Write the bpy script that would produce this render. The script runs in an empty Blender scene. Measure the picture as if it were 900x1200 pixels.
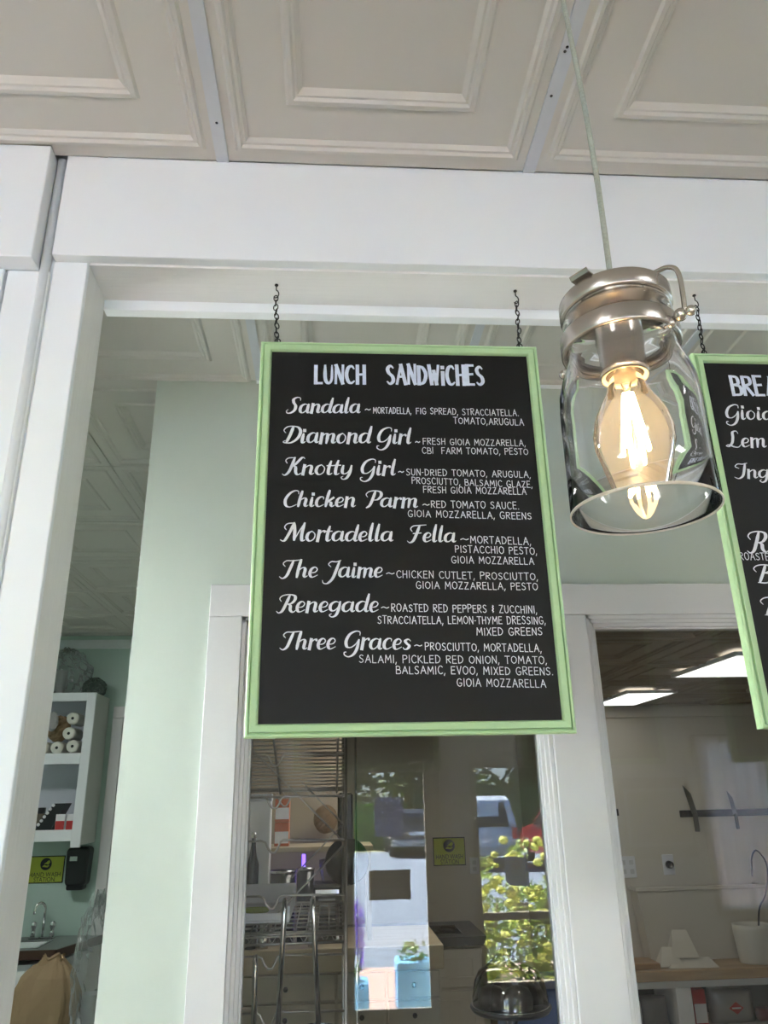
import bpy, math, random
from mathutils import Vector, Matrix
random.seed(7)
PI = math.pi
scn = bpy.context.scene
COL = scn.collection
# ------------------------------------------------------------------ camera
EYE = 1.85
cam = bpy.data.cameras.new('camera')
cam.sensor_fit = 'VERTICAL'; cam.sensor_height = 36.0; cam.sensor_width = 27.0
cam.lens = 885.63 / 1200 * 36.0
cam.clip_start = 0.01; cam.clip_end = 500
camo = bpy.data.objects.new('camera', cam); COL.objects.link(camo)
RT = (0.99770, -0.06488, -0.01945); UP = (-0.00461, -0.35155, 0.93616); FW = (0.06758, 0.93392, 0.35105)
camo.matrix_world = Matrix(((RT[0], UP[0], -FW[0], 0), (RT[1], UP[1], -FW[1], 0), (RT[2], UP[2], -FW[2], EYE), (0, 0, 0, 1)))
scn.camera = camo
# ------------------------------------------------------------------ world, sun, exposure
w = bpy.data.worlds.new('sky'); scn.world = w; w.use_nodes = True
wn = w.node_tree.nodes; wl = w.node_tree.links
bg = wn['Background']; bg.inputs[1].default_value = 7.0
sk = wn.new('ShaderNodeTexSky'); sk.sky_type = 'HOSEK_WILKIE'; sk.turbidity = 3.0; sk.ground_albedo = 0.3
sk.sun_direction = (-0.48, -0.44, 0.76)
wl.new(sk.outputs[0], bg.inputs[0])
sun = bpy.data.lights.new('sun', 'SUN'); sun.energy = 42; sun.angle = math.radians(0.6); sun.color = (1, .95, .87)
so = bpy.data.objects.new('sun', sun); COL.objects.link(so)
so.rotation_euler = Vector((-0.48, -0.44, 0.76)).to_track_quat('Z', 'Y').to_euler()
scn.view_settings.view_transform = 'Standard'; scn.view_settings.look = 'None'
scn.view_settings.exposure = 2.2; scn.view_settings.gamma = 1.0
scn.view_settings.use_curve_mapping = False
scn.cycles.max_bounces = 9; scn.cycles.diffuse_bounces = 5; scn.cycles.glossy_bounces = 4
scn.cycles.transmission_bounces = 9; scn.cycles.transparent_max_bounces = 24
scn.cycles.caustics_refractive = False; scn.cycles.caustics_reflective = False
scn.cycles.sample_clamp_indirect = 6
def portal(name, loc, rot, sx, sy):
    l = bpy.data.lights.new(name, 'AREA'); l.shape = 'RECTANGLE'; l.size = sx; l.size_y = sy
    l.cycles.is_portal = True
    o = bpy.data.objects.new(name, l); o.location = loc; o.rotation_euler = rot; COL.objects.link(o)
portal('door_daylight', (.49, -3.02, 1.2), (PI / 2, 0, 0), .6, 1.8)
portal('window_daylight', (1.55, -3.02, 1.1), (PI / 2, 0, 0), .64, 1.75)
portal('right_window_daylight', (4.0, -3.02, 1.55), (PI / 2, 0, 0), 1.5, 1.5)
portal('left_window_daylight', (-1.9, -3.02, 1.5), (PI / 2, 0, 0), 1.5, 1.7)
portal('added_window_daylight', (-1.21, 1.62, 1.35), (0, -PI / 2, 0), 2.3, .62)  # portal for the added, unseen side window

# ------------------------------------------------------------------ materials
MATS = {}
def mat(name, col, rough=.5, metal=0, noise=0, nscale=8, bump=0, bscale=40, emit=None, es=0, spec=.5, stretch=None, coat=0):
    if name in MATS: return MATS[name]
    m = bpy.data.materials.new(name); m.use_nodes = True; MATS[name] = m
    nt = m.node_tree; b = nt.nodes['Principled BSDF']
    b.inputs['Base Color'].default_value = (*col, 1); b.inputs['Roughness'].default_value = rough
    b.inputs['Metallic'].default_value = metal; b.inputs['Specular IOR Level'].default_value = spec
    b.inputs['Coat Weight'].default_value = coat
    tc = nt.nodes.new('ShaderNodeTexCoord'); mp = nt.nodes.new('ShaderNodeMapping')
    nt.links.new(tc.outputs['Object'], mp.inputs[0])
    if stretch: mp.inputs['Scale'].default_value = stretch
    n = nt.nodes.new('ShaderNodeTexNoise'); n.inputs['Scale'].default_value = nscale; n.inputs['Detail'].default_value = 5
    nt.links.new(mp.outputs[0], n.inputs['Vector'])
    r = nt.nodes.new('ShaderNodeMix'); r.data_type = 'RGBA'
    k = max(noise, .02)
    r.inputs[6].default_value = (*[c * (1 - k) for c in col], 1); r.inputs[7].default_value = (*[min(1, c * (1 + k)) for c in col], 1)
    nt.links.new(n.outputs[0], r.inputs[0]); nt.links.new(r.outputs[2], b.inputs['Base Color'])
    if bump:
        n2 = nt.nodes.new('ShaderNodeTexNoise'); n2.inputs['Scale'].default_value = bscale; n2.inputs['Detail'].default_value = 6
        nt.links.new(mp.outputs[0], n2.inputs['Vector'])
        bp = nt.nodes.new('ShaderNodeBump'); bp.inputs['Strength'].default_value = bump; bp.inputs['Distance'].default_value = .004
        nt.links.new(n2.outputs[0], bp.inputs['Height']); nt.links.new(bp.outputs[0], b.inputs['Normal'])
    if emit:
        b.inputs['Emission Color'].default_value = (*emit, 1); b.inputs['Emission Strength'].default_value = es
    return m
def pane_mat(name, tint=(1, 1, 1), ior=1.5, rough=0.0, haze=0, hcol=(1, 1, 1)):
    m = bpy.data.materials.new(name); m.use_nodes = True; MATS[name] = m
    nt = m.node_tree; nt.nodes.clear(); o = nt.nodes.new('ShaderNodeOutputMaterial')
    t = nt.nodes.new('ShaderNodeBsdfTransparent'); t.inputs[0].default_value = (*tint, 1)
    g = nt.nodes.new('ShaderNodeBsdfGlossy'); g.inputs['Roughness'].default_value = rough
    f = nt.nodes.new('ShaderNodeFresnel'); f.inputs[0].default_value = ior
    mx = nt.nodes.new('ShaderNodeMixShader')
    nt.links.new(f.outputs[0], mx.inputs[0]); nt.links.new(t.outputs[0], mx.inputs[1]); nt.links.new(g.outputs[0], mx.inputs[2])
    nt.links.new(mx.outputs[0], o.inputs[0])
    if haze:
        d = nt.nodes.new('ShaderNodeBsdfTranslucent'); d.inputs[0].default_value = (*hcol, 1); d2 = nt.nodes.new('ShaderNodeBsdfDiffuse'); d2.inputs[0].default_value = (*hcol, 1)
        m1 = nt.nodes.new('ShaderNodeMixShader'); m1.inputs[0].default_value = .5; m2 = nt.nodes.new('ShaderNodeMixShader'); m2.inputs[0].default_value = haze
        nt.links.new(d.outputs[0], m1.inputs[1]); nt.links.new(d2.outputs[0], m1.inputs[2]); nt.links.new(mx.outputs[0], m2.inputs[1]); nt.links.new(m1.outputs[0], m2.inputs[2]); nt.links.new(m2.outputs[0], o.inputs[0])
    return m
def glass_mat(name, col=(1, 1, 1), ior=1.45, rough=0.0):
    m = bpy.data.materials.new(name); m.use_nodes = True; MATS[name] = m
    b = m.node_tree.nodes['Principled BSDF']; b.inputs['Base Color'].default_value = (*col, 1)
    b.inputs['Transmission Weight'].default_value = 1; b.inputs['IOR'].default_value = ior; b.inputs['Roughness'].default_value = rough
    return m
def wood_mat(name, a, c, sc=(2, 14, 14), rough=.45):
    m = bpy.data.materials.new(name); m.use_nodes = True; MATS[name] = m
    nt = m.node_tree; b = nt.nodes['Principled BSDF']; b.inputs['Roughness'].default_value = rough
    tc = nt.nodes.new('ShaderNodeTexCoord'); mp = nt.nodes.new('ShaderNodeMapping'); mp.inputs['Scale'].default_value = sc
    n = nt.nodes.new('ShaderNodeTexNoise'); n.inputs['Scale'].default_value = 2.5; n.inputs['Detail'].default_value = 8; n.inputs['Distortion'].default_value = .8
    cr = nt.nodes.new('ShaderNodeValToRGB'); cr.color_ramp.elements[0].color = (*a, 1); cr.color_ramp.elements[1].color = (*c, 1)
    cr.color_ramp.elements[0].position = .3; cr.color_ramp.elements[1].position = .7
    nt.links.new(tc.outputs['Object'], mp.inputs[0]); nt.links.new(mp.outputs[0], n.inputs['Vector'])
    nt.links.new(n.outputs[0], cr.inputs[0]); nt.links.new(cr.outputs[0], b.inputs['Base Color'])
    return m
WHITE = mat('white_paint', (.85, .875, .89), .42, noise=.015, bump=.06, bscale=25)
ROUGHP = mat('brushed_white_paint', (.78, .77, .735), .5, noise=.04, nscale=6, bump=.55, bscale=12, stretch=(14, 14, .9))
SOFP = mat('soffit_paint', (.80, .79, .78), .5, noise=.02, bump=.25, bscale=10, stretch=(1, 14, 14))
TILE = mat('ceiling_tile_vinyl', (.61, .585, .54), .45, noise=.01)
STRIP = mat('ceiling_strip_metal_paint', (.58, .60, .64), .4, noise=.05, nscale=30)
GREENW = mat('pale_green_wall_paint', (.585, .635, .565), .36, noise=.012, bump=.04, bscale=60)
GREENF = mat('far_green_wall_paint', (.52, .66, .59), .5, noise=.02)
CASE = mat('window_casing_paint', (.75, .73, .725), .32, noise=.012, bump=.03)
CREAM = mat('cream_wall_paint', (.66, .61, .52), .6, noise=.02, bump=.05)
KCEIL = mat('kitchen_ceiling_tile', (.36, .31, .25), .6, noise=.05)
FLOORM = wood_mat('floor_wood', (.40, .33, .26), (.54, .46, .37), (6, 1, 1))
SIGNG = mat('green_sign_paint', (.44, .63, .345), .36, noise=.06, nscale=5, bump=.25, bscale=18, stretch=(3, 3, 3))
BOARD = mat('black_chalkboard', (.0075, .0070, .0066), .5, noise=.15, nscale=3, bump=.05, spec=.25)
MDF = mat('brown_hardboard', (.10, .085, .065), .7, noise=.1)
CHALK = mat('white_chalk_marker', (.74, .75, .79), .8, noise=.14, nscale=60)
CHALKB = mat('blue_white_chalk_marker', (.66, .71, .84), .8, noise=.22, nscale=90)
BLACKM = mat('black_iron', (.02, .018, .017), .45, .6)
NICKEL = mat('brushed_nickel', (.55, .505, .46), .27, 1, noise=.05, nscale=50, stretch=(1, 1, 20))
CHROME = mat('chrome', (.75, .75, .75), .1, 1)
STEELW = mat('steel_wire', (.45, .43, .40), .28, 1)
CORD = mat('grey_green_cord_fabric', (.36, .38, .32), .8, noise=.3, nscale=400, bump=.5, bscale=600)
PANE = pane_mat('window_pane_glass', (.985, .99, .985))
BULBG = pane_mat('bulb_glass', (1, .98, .95), 1.16, haze=.008, hcol=(1, .93, .84))  # slight warm haze mixed in for the bulb's glow and glare
THINP = pane_mat('clear_plastic_film', (.97, .975, .975), 1.45, .22, haze=.14, hcol=(.85, .88, .88))  # white haze mixed in to stand for highlights on the crinkles
CLEARP = pane_mat('clear_pitcher_plastic', (.80, .80, .80), 1.55, .06, haze=.06, hcol=(.6, .6, .6))
JARG = glass_mat('jar_glass', (1, 1, 1), 1.48)
DARKP = mat('black_plastic', (.012, .012, .014), .3)
YG = mat('yellow_green_sign', (.55, .62, .07), .45)
PAPERW = mat('white_paper', (.8, .8, .82), .7)
GREYT = mat('grey_print', (.35, .36, .40), .8)
KRAFT = mat('brown_kraft_paper', (.30, .205, .11), .75, noise=.12, nscale=6, bump=.5, bscale=14)
STEEL = mat('stainless_steel', (.55, .55, .55), .25, 1)
WOODT = wood_mat('butcher_block', (.36, .24, .12), (.52, .37, .20), (1, 8, 8))
BEIGE = mat('beige_cabinet_paint', (.55, .52, .44), .5, noise=.02)
BEIGEW = wood_mat('pale_wood_edge', (.42, .34, .22), (.50, .42, .29), (1, 8, 8))
DARKC = mat('dark_grey_laminate', (.05, .05, .055), .35, noise=.2, nscale=80)
GREYC = mat('grey_laminate', (.20, .22, .21), .3, noise=.12, nscale=90)
BROWNE = mat('dark_brown_edging', (.07, .035, .022), .45)
FILL_SINK = mat('sink_fill_lens', (.9, .9, .9), .6, emit=(.96, .99, 1), es=6.0)
FILL_KITCHEN = mat('kitchen_fill_lens', (.9, .9, .9), .6, emit=(1, .97, .9), es=1.6)
STOREW = mat('storefront_wall_paint', (.78, .77, .74), .6, noise=.02)
PANELE = mat('lit_light_panel', (.9, .9, .9), .6, emit=(1, .99, .95), es=.42)
FILL_FRONT = mat('front_fill_lens', (.9, .9, .9), .6, emit=(.96, .985, 1), es=9.0)
FIL = mat('glowing_filament', (1, .8, .5), .5, emit=(1, .66, .30), es=120)
ORANGE = mat('orange_carton', (.52, .14, .06), .6, noise=.1)
RED = mat('red_print', (.45, .03, .03), .5)
BLUEP = mat('blue_print', (.05, .08, .35), .5)
LAV = mat('lavender_purple', (.17, .08, .55), .8, noise=.3)
LEAF = mat('leaf_green', (.10, .20, .05), .6, noise=.5, nscale=3)
LEAFD = mat('dark_leaf_green', (.035, .075, .02), .7, noise=.5, nscale=1)
LEAFL = mat('yellow_green_blossom', (.48, .52, .12), .7, noise=.3, nscale=4)
HEDGE = mat('hedge_green', (.13, .26, .05), .7, noise=.5, nscale=2)
BARK = mat('bark', (.13, .09, .06), .9, noise=.3, bump=.6)
ASPH = mat('pale_gravel_asphalt', (.125, .165, .235), .9, noise=.25, nscale=14, bump=.5)
GRASS = mat('dry_grass', (.30, .32, .10), .9, noise=.4, nscale=4)
def brick_mat():
    m = bpy.data.materials.new('red_brick_paving'); m.use_nodes = True; nt = m.node_tree
    b = nt.nodes['Principled BSDF']; b.inputs['Roughness'].default_value = .9
    tc = nt.nodes.new('ShaderNodeTexCoord'); br = nt.nodes.new('ShaderNodeTexBrick'); br.inputs['Scale'].default_value = 4.5
    br.inputs['Color1'].default_value = (.40, .27, .25, 1); br.inputs['Color2'].default_value = (.34, .25, .24, 1); br.inputs['Mortar'].default_value = (.45, .36, .33, 1)
    nt.links.new(tc.outputs['Object'], br.inputs['Vector']); nt.links.new(br.outputs[0], b.inputs['Base Color']); return m
BRICK = brick_mat()

# ------------------------------------------------------------------ mesh helpers
ORG = {}
class MB:
    def __init__(s): s.v = []; s.f = []; s.sm = []
    def quad(s, a, b, c, d, sm=False):
        n = len(s.v); s.v += [tuple(a), tuple(b), tuple(c), tuple(d)]; s.f.append((n, n + 1, n + 2, n + 3)); s.sm.append(sm); return s
    def poly(s, pts):
        n = len(s.v); s.v += [tuple(p) for p in pts]; s.f.append(tuple(range(n, n + len(pts)))); s.sm.append(False); return s
    def box(s, x0, x1, y0, y1, z0, z1, bev=0):
        if bev:
            b = min(bev, (x1 - x0) * .45, (y1 - y0) * .45, (z1 - z0) * .45)
            n = len(s.v); P = []
            for X, sx in ((x0, 1), (x1, -1)):
                for Y, sy in ((y0, 1), (y1, -1)):
                    for Z, sz in ((z0, 1), (z1, -1)):
                        P += [(X, Y + sy * b, Z + sz * b), (X + sx * b, Y, Z + sz * b), (X + sx * b, Y + sy * b, Z)]
            s.v += P
            def I(i, j, k, a): return n + ((i * 2 + j) * 2 + k) * 3 + a
            F = []
            for i in (0, 1): F.append([I(i, 0, 0, 0), I(i, 1, 0, 0), I(i, 1, 1, 0), I(i, 0, 1, 0)])
            for j in (0, 1): F.append([I(0, j, 0, 1), I(1, j, 0, 1), I(1, j, 1, 1), I(0, j, 1, 1)])
            for k in (0, 1): F.append([I(0, 0, k, 2), I(1, 0, k, 2), I(1, 1, k, 2), I(0, 1, k, 2)])
            for i in (0, 1):
                for j in (0, 1): F.append([I(i, j, 0, 0), I(i, j, 1, 0), I(i, j, 1, 1), I(i, j, 0, 1)])
                for k in (0, 1): F.append([I(i, 0, k, 0), I(i, 1, k, 0), I(i, 1, k, 2), I(i, 0, k, 2)])
            for j in (0, 1):
                for k in (0, 1): F.append([I(0, j, k, 1), I(1, j, k, 1), I(1, j, k, 2), I(0, j, k, 2)])
            for i in (0, 1):
                for j in (0, 1):
                    for k in (0, 1): F.append([I(i, j, k, 0), I(i, j, k, 1), I(i, j, k, 2)])
            cx, cy, cz = (x0 + x1) / 2, (y0 + y1) / 2, (z0 + z1) / 2
            for fc in F:
                p = [Vector(s.v[q]) for q in fc]; nn = (p[1] - p[0]).cross(p[2] - p[0]); c = sum(p, Vector()) / len(p)
                if nn.dot(c - Vector((cx, cy, cz))) < 0: fc = fc[::-1]
                s.f.append(tuple(fc)); s.sm.append(False)
            return s
        n = len(s.v)
        s.v += [(x0, y0, z0), (x1, y0, z0), (x1, y1, z0), (x0, y1, z0), (x0, y0, z1), (x1, y0, z1), (x1, y1, z1), (x0, y1, z1)]
        for q in ((0, 3, 2, 1), (4, 5, 6, 7), (0, 1, 5, 4), (1, 2, 6, 5), (2, 3, 7, 6), (3, 0, 4, 7)):
            s.f.append(tuple(n + i for i in q)); s.sm.append(False)
        return s
    def lathe(s, prof, cx=0, cy=0, cz=0, seg=32, close=False, sm=True, sx=1, sy=1):
        n = len(s.v); m = len(prof)
        for i in range(seg):
            a = 2 * PI * i / seg
            for r, z in prof: s.v.append((cx + r * sx * math.cos(a), cy + r * sy * math.sin(a), cz + z))
        for i in range(seg):
            j = (i + 1) % seg
            for k in range(m if close else m - 1):
                l = (k + 1) % m
                s.f.append((n + i * m + k, n + j * m + k, n + j * m + l, n + i * m + l)); s.sm.append(sm)
        return s
    def tube(s, pts, r, seg=8, closed=False, caps=True, sm=True):
        pts = [Vector(p) for p in pts]; n = len(s.v); k = len(pts)
        up = Vector((0, 0, 1)); prev = None
        for i, p in enumerate(pts):
            a = pts[(i - 1) % k] if (closed or i > 0) else p; b = pts[(i + 1) % k] if (closed or i < k - 1) else p
            t = (b - a)
            if t.length < 1e-9: t = Vector((0, 0, 1))
            t.normalize()
            if prev is None:
                u = t.orthogonal().normalized()
            else:
                u = prev - t * prev.dot(t)
                u = u.normalized() if u.length > 1e-6 else t.orthogonal().normalized()
            prev = u; v = t.cross(u); rr = r[i] if isinstance(r, (list, tuple)) else r
            for q in range(seg):
                an = 2 * PI * q / seg; s.v.append(tuple(p + (u * math.cos(an) + v * math.sin(an)) * rr))
        for i in range(k if closed else k - 1):
            j = (i + 1) % k
            for q in range(seg):
                e = (q + 1) % seg
                s.f.append((n + i * seg + q, n + i * seg + e, n + j * seg + e, n + j * seg + q)); s.sm.append(sm)
        if caps and not closed:
            s.f.append(tuple(n + q for q in range(seg))[::-1]); s.sm.append(False)
            s.f.append(tuple(n + (k - 1) * seg + q for q in range(seg))); s.sm.append(False)
        return s
    def ball(s, c, r, seg=12, rings=8, sz=1):
        return s.lathe([(r * math.sin(PI * i / rings) + 1e-5, -r * sz * math.cos(PI * i / rings)) for i in range(rings + 1)], *c, seg=seg)
    def mesh(s, name):
        m = bpy.data.meshes.new(name); m.from_pydata(s.v, [], s.f); m.polygons.foreach_set('use_smooth', s.sm); m.update(); return m
    def build(s, name, m, parent=None):
        if parent is not None and parent.name in ORG:
            o3 = ORG[parent.name]; s.v = [(a - o3[0], b - o3[1], c - o3[2]) for a, b, c in s.v]
        me = s.mesh(name); me.materials.append(m)
        o = bpy.data.objects.new(name, me); COL.objects.link(o)
        if parent is not None:
            o.parent = parent
            if parent.name in ORG: ORG[o.name] = ORG[parent.name]
        return o
def thing(name, label, cat, loc=(0, 0, 0), group=None):
    o = bpy.data.objects.new(name, None); COL.objects.link(o); o.location = loc; o.empty_display_size = .05
    o['label'] = label; o['category'] = cat
    if group: o['group'] = group
    ORG[o.name] = loc; return o
def tag(o, label, cat, group=None, kind=None):
    o['label'] = label; o['category'] = cat
    if group: o['group'] = group
    if kind: o['kind'] = kind
    return o
def struct(name, mb, m, parent=None):
    o = mb.build(name, m, parent)
    if parent is None: o['kind'] = 'structure'
    return o
def sempty(name):
    o = bpy.data.objects.new(name, None); COL.objects.link(o); o['kind'] = 'structure'; return o
def dup(root, loc, label=None, group=None, rotz=None):
    r = root.copy(); COL.objects.link(r); r.location = loc
    if label: r['label'] = label
    if group: r['group'] = group
    if rotz is not None: r.rotation_euler = (0, 0, rotz)
    ORG[r.name] = loc
    for ch in list(root.children):
        c = ch.copy(); COL.objects.link(c); c.parent = r
        for g in list(ch.children):
            d = g.copy(); COL.objects.link(d); d.parent = c
    return r
def arc(c, r, a0, a1, n, ax='xz'):
    o = []
    for i in range(n + 1):
        a = math.radians(a0 + (a1 - a0) * i / n)
        if ax == 'xz': o.append((c[0] + r * math.cos(a), c[1], c[2] + r * math.sin(a)))
        elif ax == 'yz': o.append((c[0], c[1] + r * math.cos(a), c[2] + r * math.sin(a)))
        else: o.append((c[0] + r * math.cos(a), c[1] + r * math.sin(a), c[2]))
    return o
_txt = {}
def text_mb(s, x, y, z, size, w=None, flip=False, align='CENTER'):
    """flat lettering on a plane facing -Y (or +Y when flip), made from the built-in font"""
    c = bpy.data.curves.new('lettering', 'FONT'); c.body = s; c.size = 1; c.align_x = align
    o = bpy.data.objects.new('lettering', c); COL.objects.link(o)
    dg = bpy.context.evaluated_depsgraph_get(); me = o.evaluated_get(dg).to_mesh()
    vs = [tuple(v.co) for v in me.vertices]; fs = [tuple(p.vertices) for p in me.polygons]
    o.evaluated_get(dg).to_mesh_clear(); bpy.data.objects.remove(o); bpy.data.curves.remove(c)
    W = max(v[0] for v in vs) - min(v[0] for v in vs); k = (w / W) if w else size
    mb = MB(); sg = -1 if flip else 1
    mb.v = [(x + sg * v[0] * k, y, z + v[1] * size) for v in vs]; mb.f = fs; mb.sm = [False] * len(fs); return mb

def spl3(P, n=6):
    Q = [P[0]] + list(P) + [P[-1]]; o = []
    for i in range(1, len(Q) - 2):
        for k in range(n):
            t = k / n; o.append(tuple(.5 * (2 * Q[i][a] + (Q[i + 1][a] - Q[i - 1][a]) * t + (2 * Q[i - 1][a] - 5 * Q[i][a] + 4 * Q[i + 1][a] - Q[i + 2][a]) * t * t + (3 * Q[i][a] - Q[i - 1][a] - 3 * Q[i + 1][a] + Q[i + 2][a]) * t ** 3) for a in range(3)))
    return o + [P[-1]]
# ------------------------------------------------------------------ hand lettering (pen strokes turned into flat ribbons)
SC = {  # calligraphic capitals and lower case: strokes in units of cap height, then the advance
 'S': ([[(.62,.80),(.60,.95),(.44,1.0),(.27,.87),(.30,.66),(.42,.45),(.40,.18),(.24,.0),(.06,-.02),(.0,.12),(.07,.2)]], .60),
 'D': ([[(.10,.60),(.0,.76),(.12,.95),(.36,1.0),(.64,.92),(.76,.65),(.67,.28),(.42,.02),(.16,.0),(.05,.06),(.14,.14)],[(.40,.96),(.32,.5),(.20,.04)]], .78),
 'G': ([[(.66,.78),(.64,.96),(.46,1.0),(.22,.82),(.10,.45),(.16,.14),(.34,.10),(.52,.28),(.60,.48)],[(.64,.52),(.60,.05),(.48,-.28),(.28,-.42),(.10,-.32),(.08,-.18),(.16,-.16)]], .72),
 'K': ([[(.10,.66),(.02,.82),(.12,.97),(.36,.99)],[(.38,1.0),(.30,.5),(.20,.12),(.06,-.04),(-.04,.04)],[(.80,.94),(.68,1.0),(.44,.60),(.30,.48)],[(.32,.50),(.46,.44),(.50,.14),(.60,-.01),(.74,.10)]], .72),
 'C': ([[(.62,.80),(.60,.96),(.44,1.0),(.22,.82),(.07,.45),(.12,.1),(.32,-.02),(.60,.14)]], .60),
 'P': ([[(.08,.60),(.0,.76),(.1,.93),(.36,1.0),(.62,.93),(.68,.70),(.54,.46),(.36,.42)],[(.40,.96),(.32,.5),(.22,.10),(.08,-.05)]], .66),
 'M': ([[(.12,.60),(.03,.76),(.14,.94),(.42,.98)],[(.42,.98),(.28,.45),(.10,.0),(-.08,.06)],[(.42,.98),(.50,.5),(.52,.04)],[(.52,.04),(.70,.55),(.88,.98)],[(.88,.98),(.82,.40),(.86,.02),(.99,.05)]], .98),
 'F': ([[(.14,.60),(.06,.76),(.16,.92),(.38,.96),(.76,1.0)],[(.46,.95),(.36,.5),(.24,.08),(.08,-.06),(-.04,.04)],[(.20,.48),(.56,.52)]], .64),
 'T': ([[(.12,.62),(.02,.78),(.14,.94),(.38,.95),(.76,1.0)],[(.44,.95),(.34,.5),(.24,.10),(.08,-.06),(-.06,.04)]], .58),
 'J': ([[(.30,.62),(.18,.78),(.30,.94),(.52,.93),(.72,1.02)],[(.66,.97),(.56,.4),(.44,-.1),(.24,-.38),(.06,-.36),(.0,-.2)]], .66),
 'R': ([[(.10,.60),(.02,.76),(.12,.93),(.38,1.0),(.62,.93),(.66,.72),(.54,.50),(.36,.45)],[(.42,.96),(.32,.5),(.20,.06),(.06,-.06),(-.04,.04)],[(.38,.45),(.50,.36),(.52,.12),(.64,-.02),(.76,.10)]], .72),
 'L': ([[(.52,.84),(.44,1.0),(.27,.92),(.27,.6),(.22,.25),(.06,.02),(-.06,.06),(.08,.12),(.3,.0),(.5,-.02),(.62,.14)]], .62),
 'I': ([[(.26,.64),(.08,.76),(.2,.94),(.44,.93),(.66,1.0)],[(.56,.96),(.50,.5),(.42,.12),(.22,-.06),(.02,.04)]], .60),
 'B': ([[(.08,.60),(.0,.78),(.12,.95),(.36,1.0),(.56,.92),(.56,.68),(.36,.54)],[(.36,.54),(.62,.46),(.62,.16),(.4,.0),(.12,.02)],[(.40,.95),(.30,.5),(.18,.04)]], .68),
 'a': ([[(.41,.50),(.25,.56),(.08,.42),(.05,.16),(.16,.02),(.30,.10),(.41,.34)],[(.44,.55),(.41,.16),(.47,.02),(.55,.07)]], .55),
 'd': ([[(.41,.50),(.25,.56),(.08,.42),(.05,.16),(.16,.02),(.30,.10),(.41,.34)],[(.50,.94),(.45,.5),(.41,.16),(.47,.02),(.55,.07)]], .55),
 'n': ([[(.08,.55),(.06,.0)],[(.07,.30),(.18,.48),(.30,.55),(.38,.44),(.36,.12),(.42,.01),(.51,.08)]], .51),
 'm': ([[(.08,.55),(.06,.0)],[(.07,.30),(.16,.48),(.27,.55),(.34,.44),(.32,.0)],[(.33,.30),(.42,.48),(.54,.55),(.61,.44),(.59,.12),(.65,.01),(.74,.08)]], .74),
 'l': ([[(.14,.96),(.09,.5),(.08,.12),(.14,.0),(.23,.08)]], .25),
 'i': ([[(.10,.55),(.08,.12),(.14,.0),(.23,.08)],[(.12,.78),(.125,.73)]], .25),
 'o': ([[(.24,.56),(.09,.44),(.05,.18),(.18,.0),(.35,.12),(.38,.38),(.24,.56)]], .44),
 'r': ([[(.09,.55),(.06,.0)],[(.07,.28),(.16,.47),(.27,.56),(.33,.48)]], .34),
 'y': ([[(.08,.55),(.06,.2),(.14,.05),(.28,.12),(.38,.34)],[(.42,.55),(.38,.1),(.28,-.2),(.14,-.28),(.05,-.18),(.12,-.10)]], .47),
 't': ([[(.15,.80),(.09,.4),(.09,.1),(.15,.0),(.25,.08)],[(.0,.53),(.27,.54)]], .27),
 'h': ([[(.15,.96),(.09,.5),(.06,.0)],[(.07,.28),(.18,.46),(.30,.53),(.37,.42),(.35,.12),(.41,.01),(.50,.08)]], .51),
 'c': ([[(.34,.42),(.33,.53),(.2,.55),(.07,.40),(.05,.15),(.17,.0),(.38,.12)]], .39),
 'k': ([[(.15,.96),(.09,.5),(.06,.0)],[(.37,.53),(.13,.28)],[(.13,.28),(.27,.24),(.29,.08),(.36,.0),(.45,.08)]], .45),
 'e': ([[(.06,.24),(.26,.28),(.34,.44),(.23,.56),(.09,.44),(.05,.18),(.16,.0),(.38,.12)]], .39),
 'g': ([[(.41,.50),(.25,.56),(.08,.42),(.05,.18),(.16,.04),(.30,.12),(.41,.34)],[(.44,.55),(.40,.08),(.32,-.2),(.17,-.30),(.05,-.2),(.13,-.12)]], .51),
 's': ([[(.33,.46),(.22,.56),(.10,.46),(.17,.32),(.29,.18),(.22,.02),(.10,-.01),(.03,.09)]], .37),
}
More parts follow.
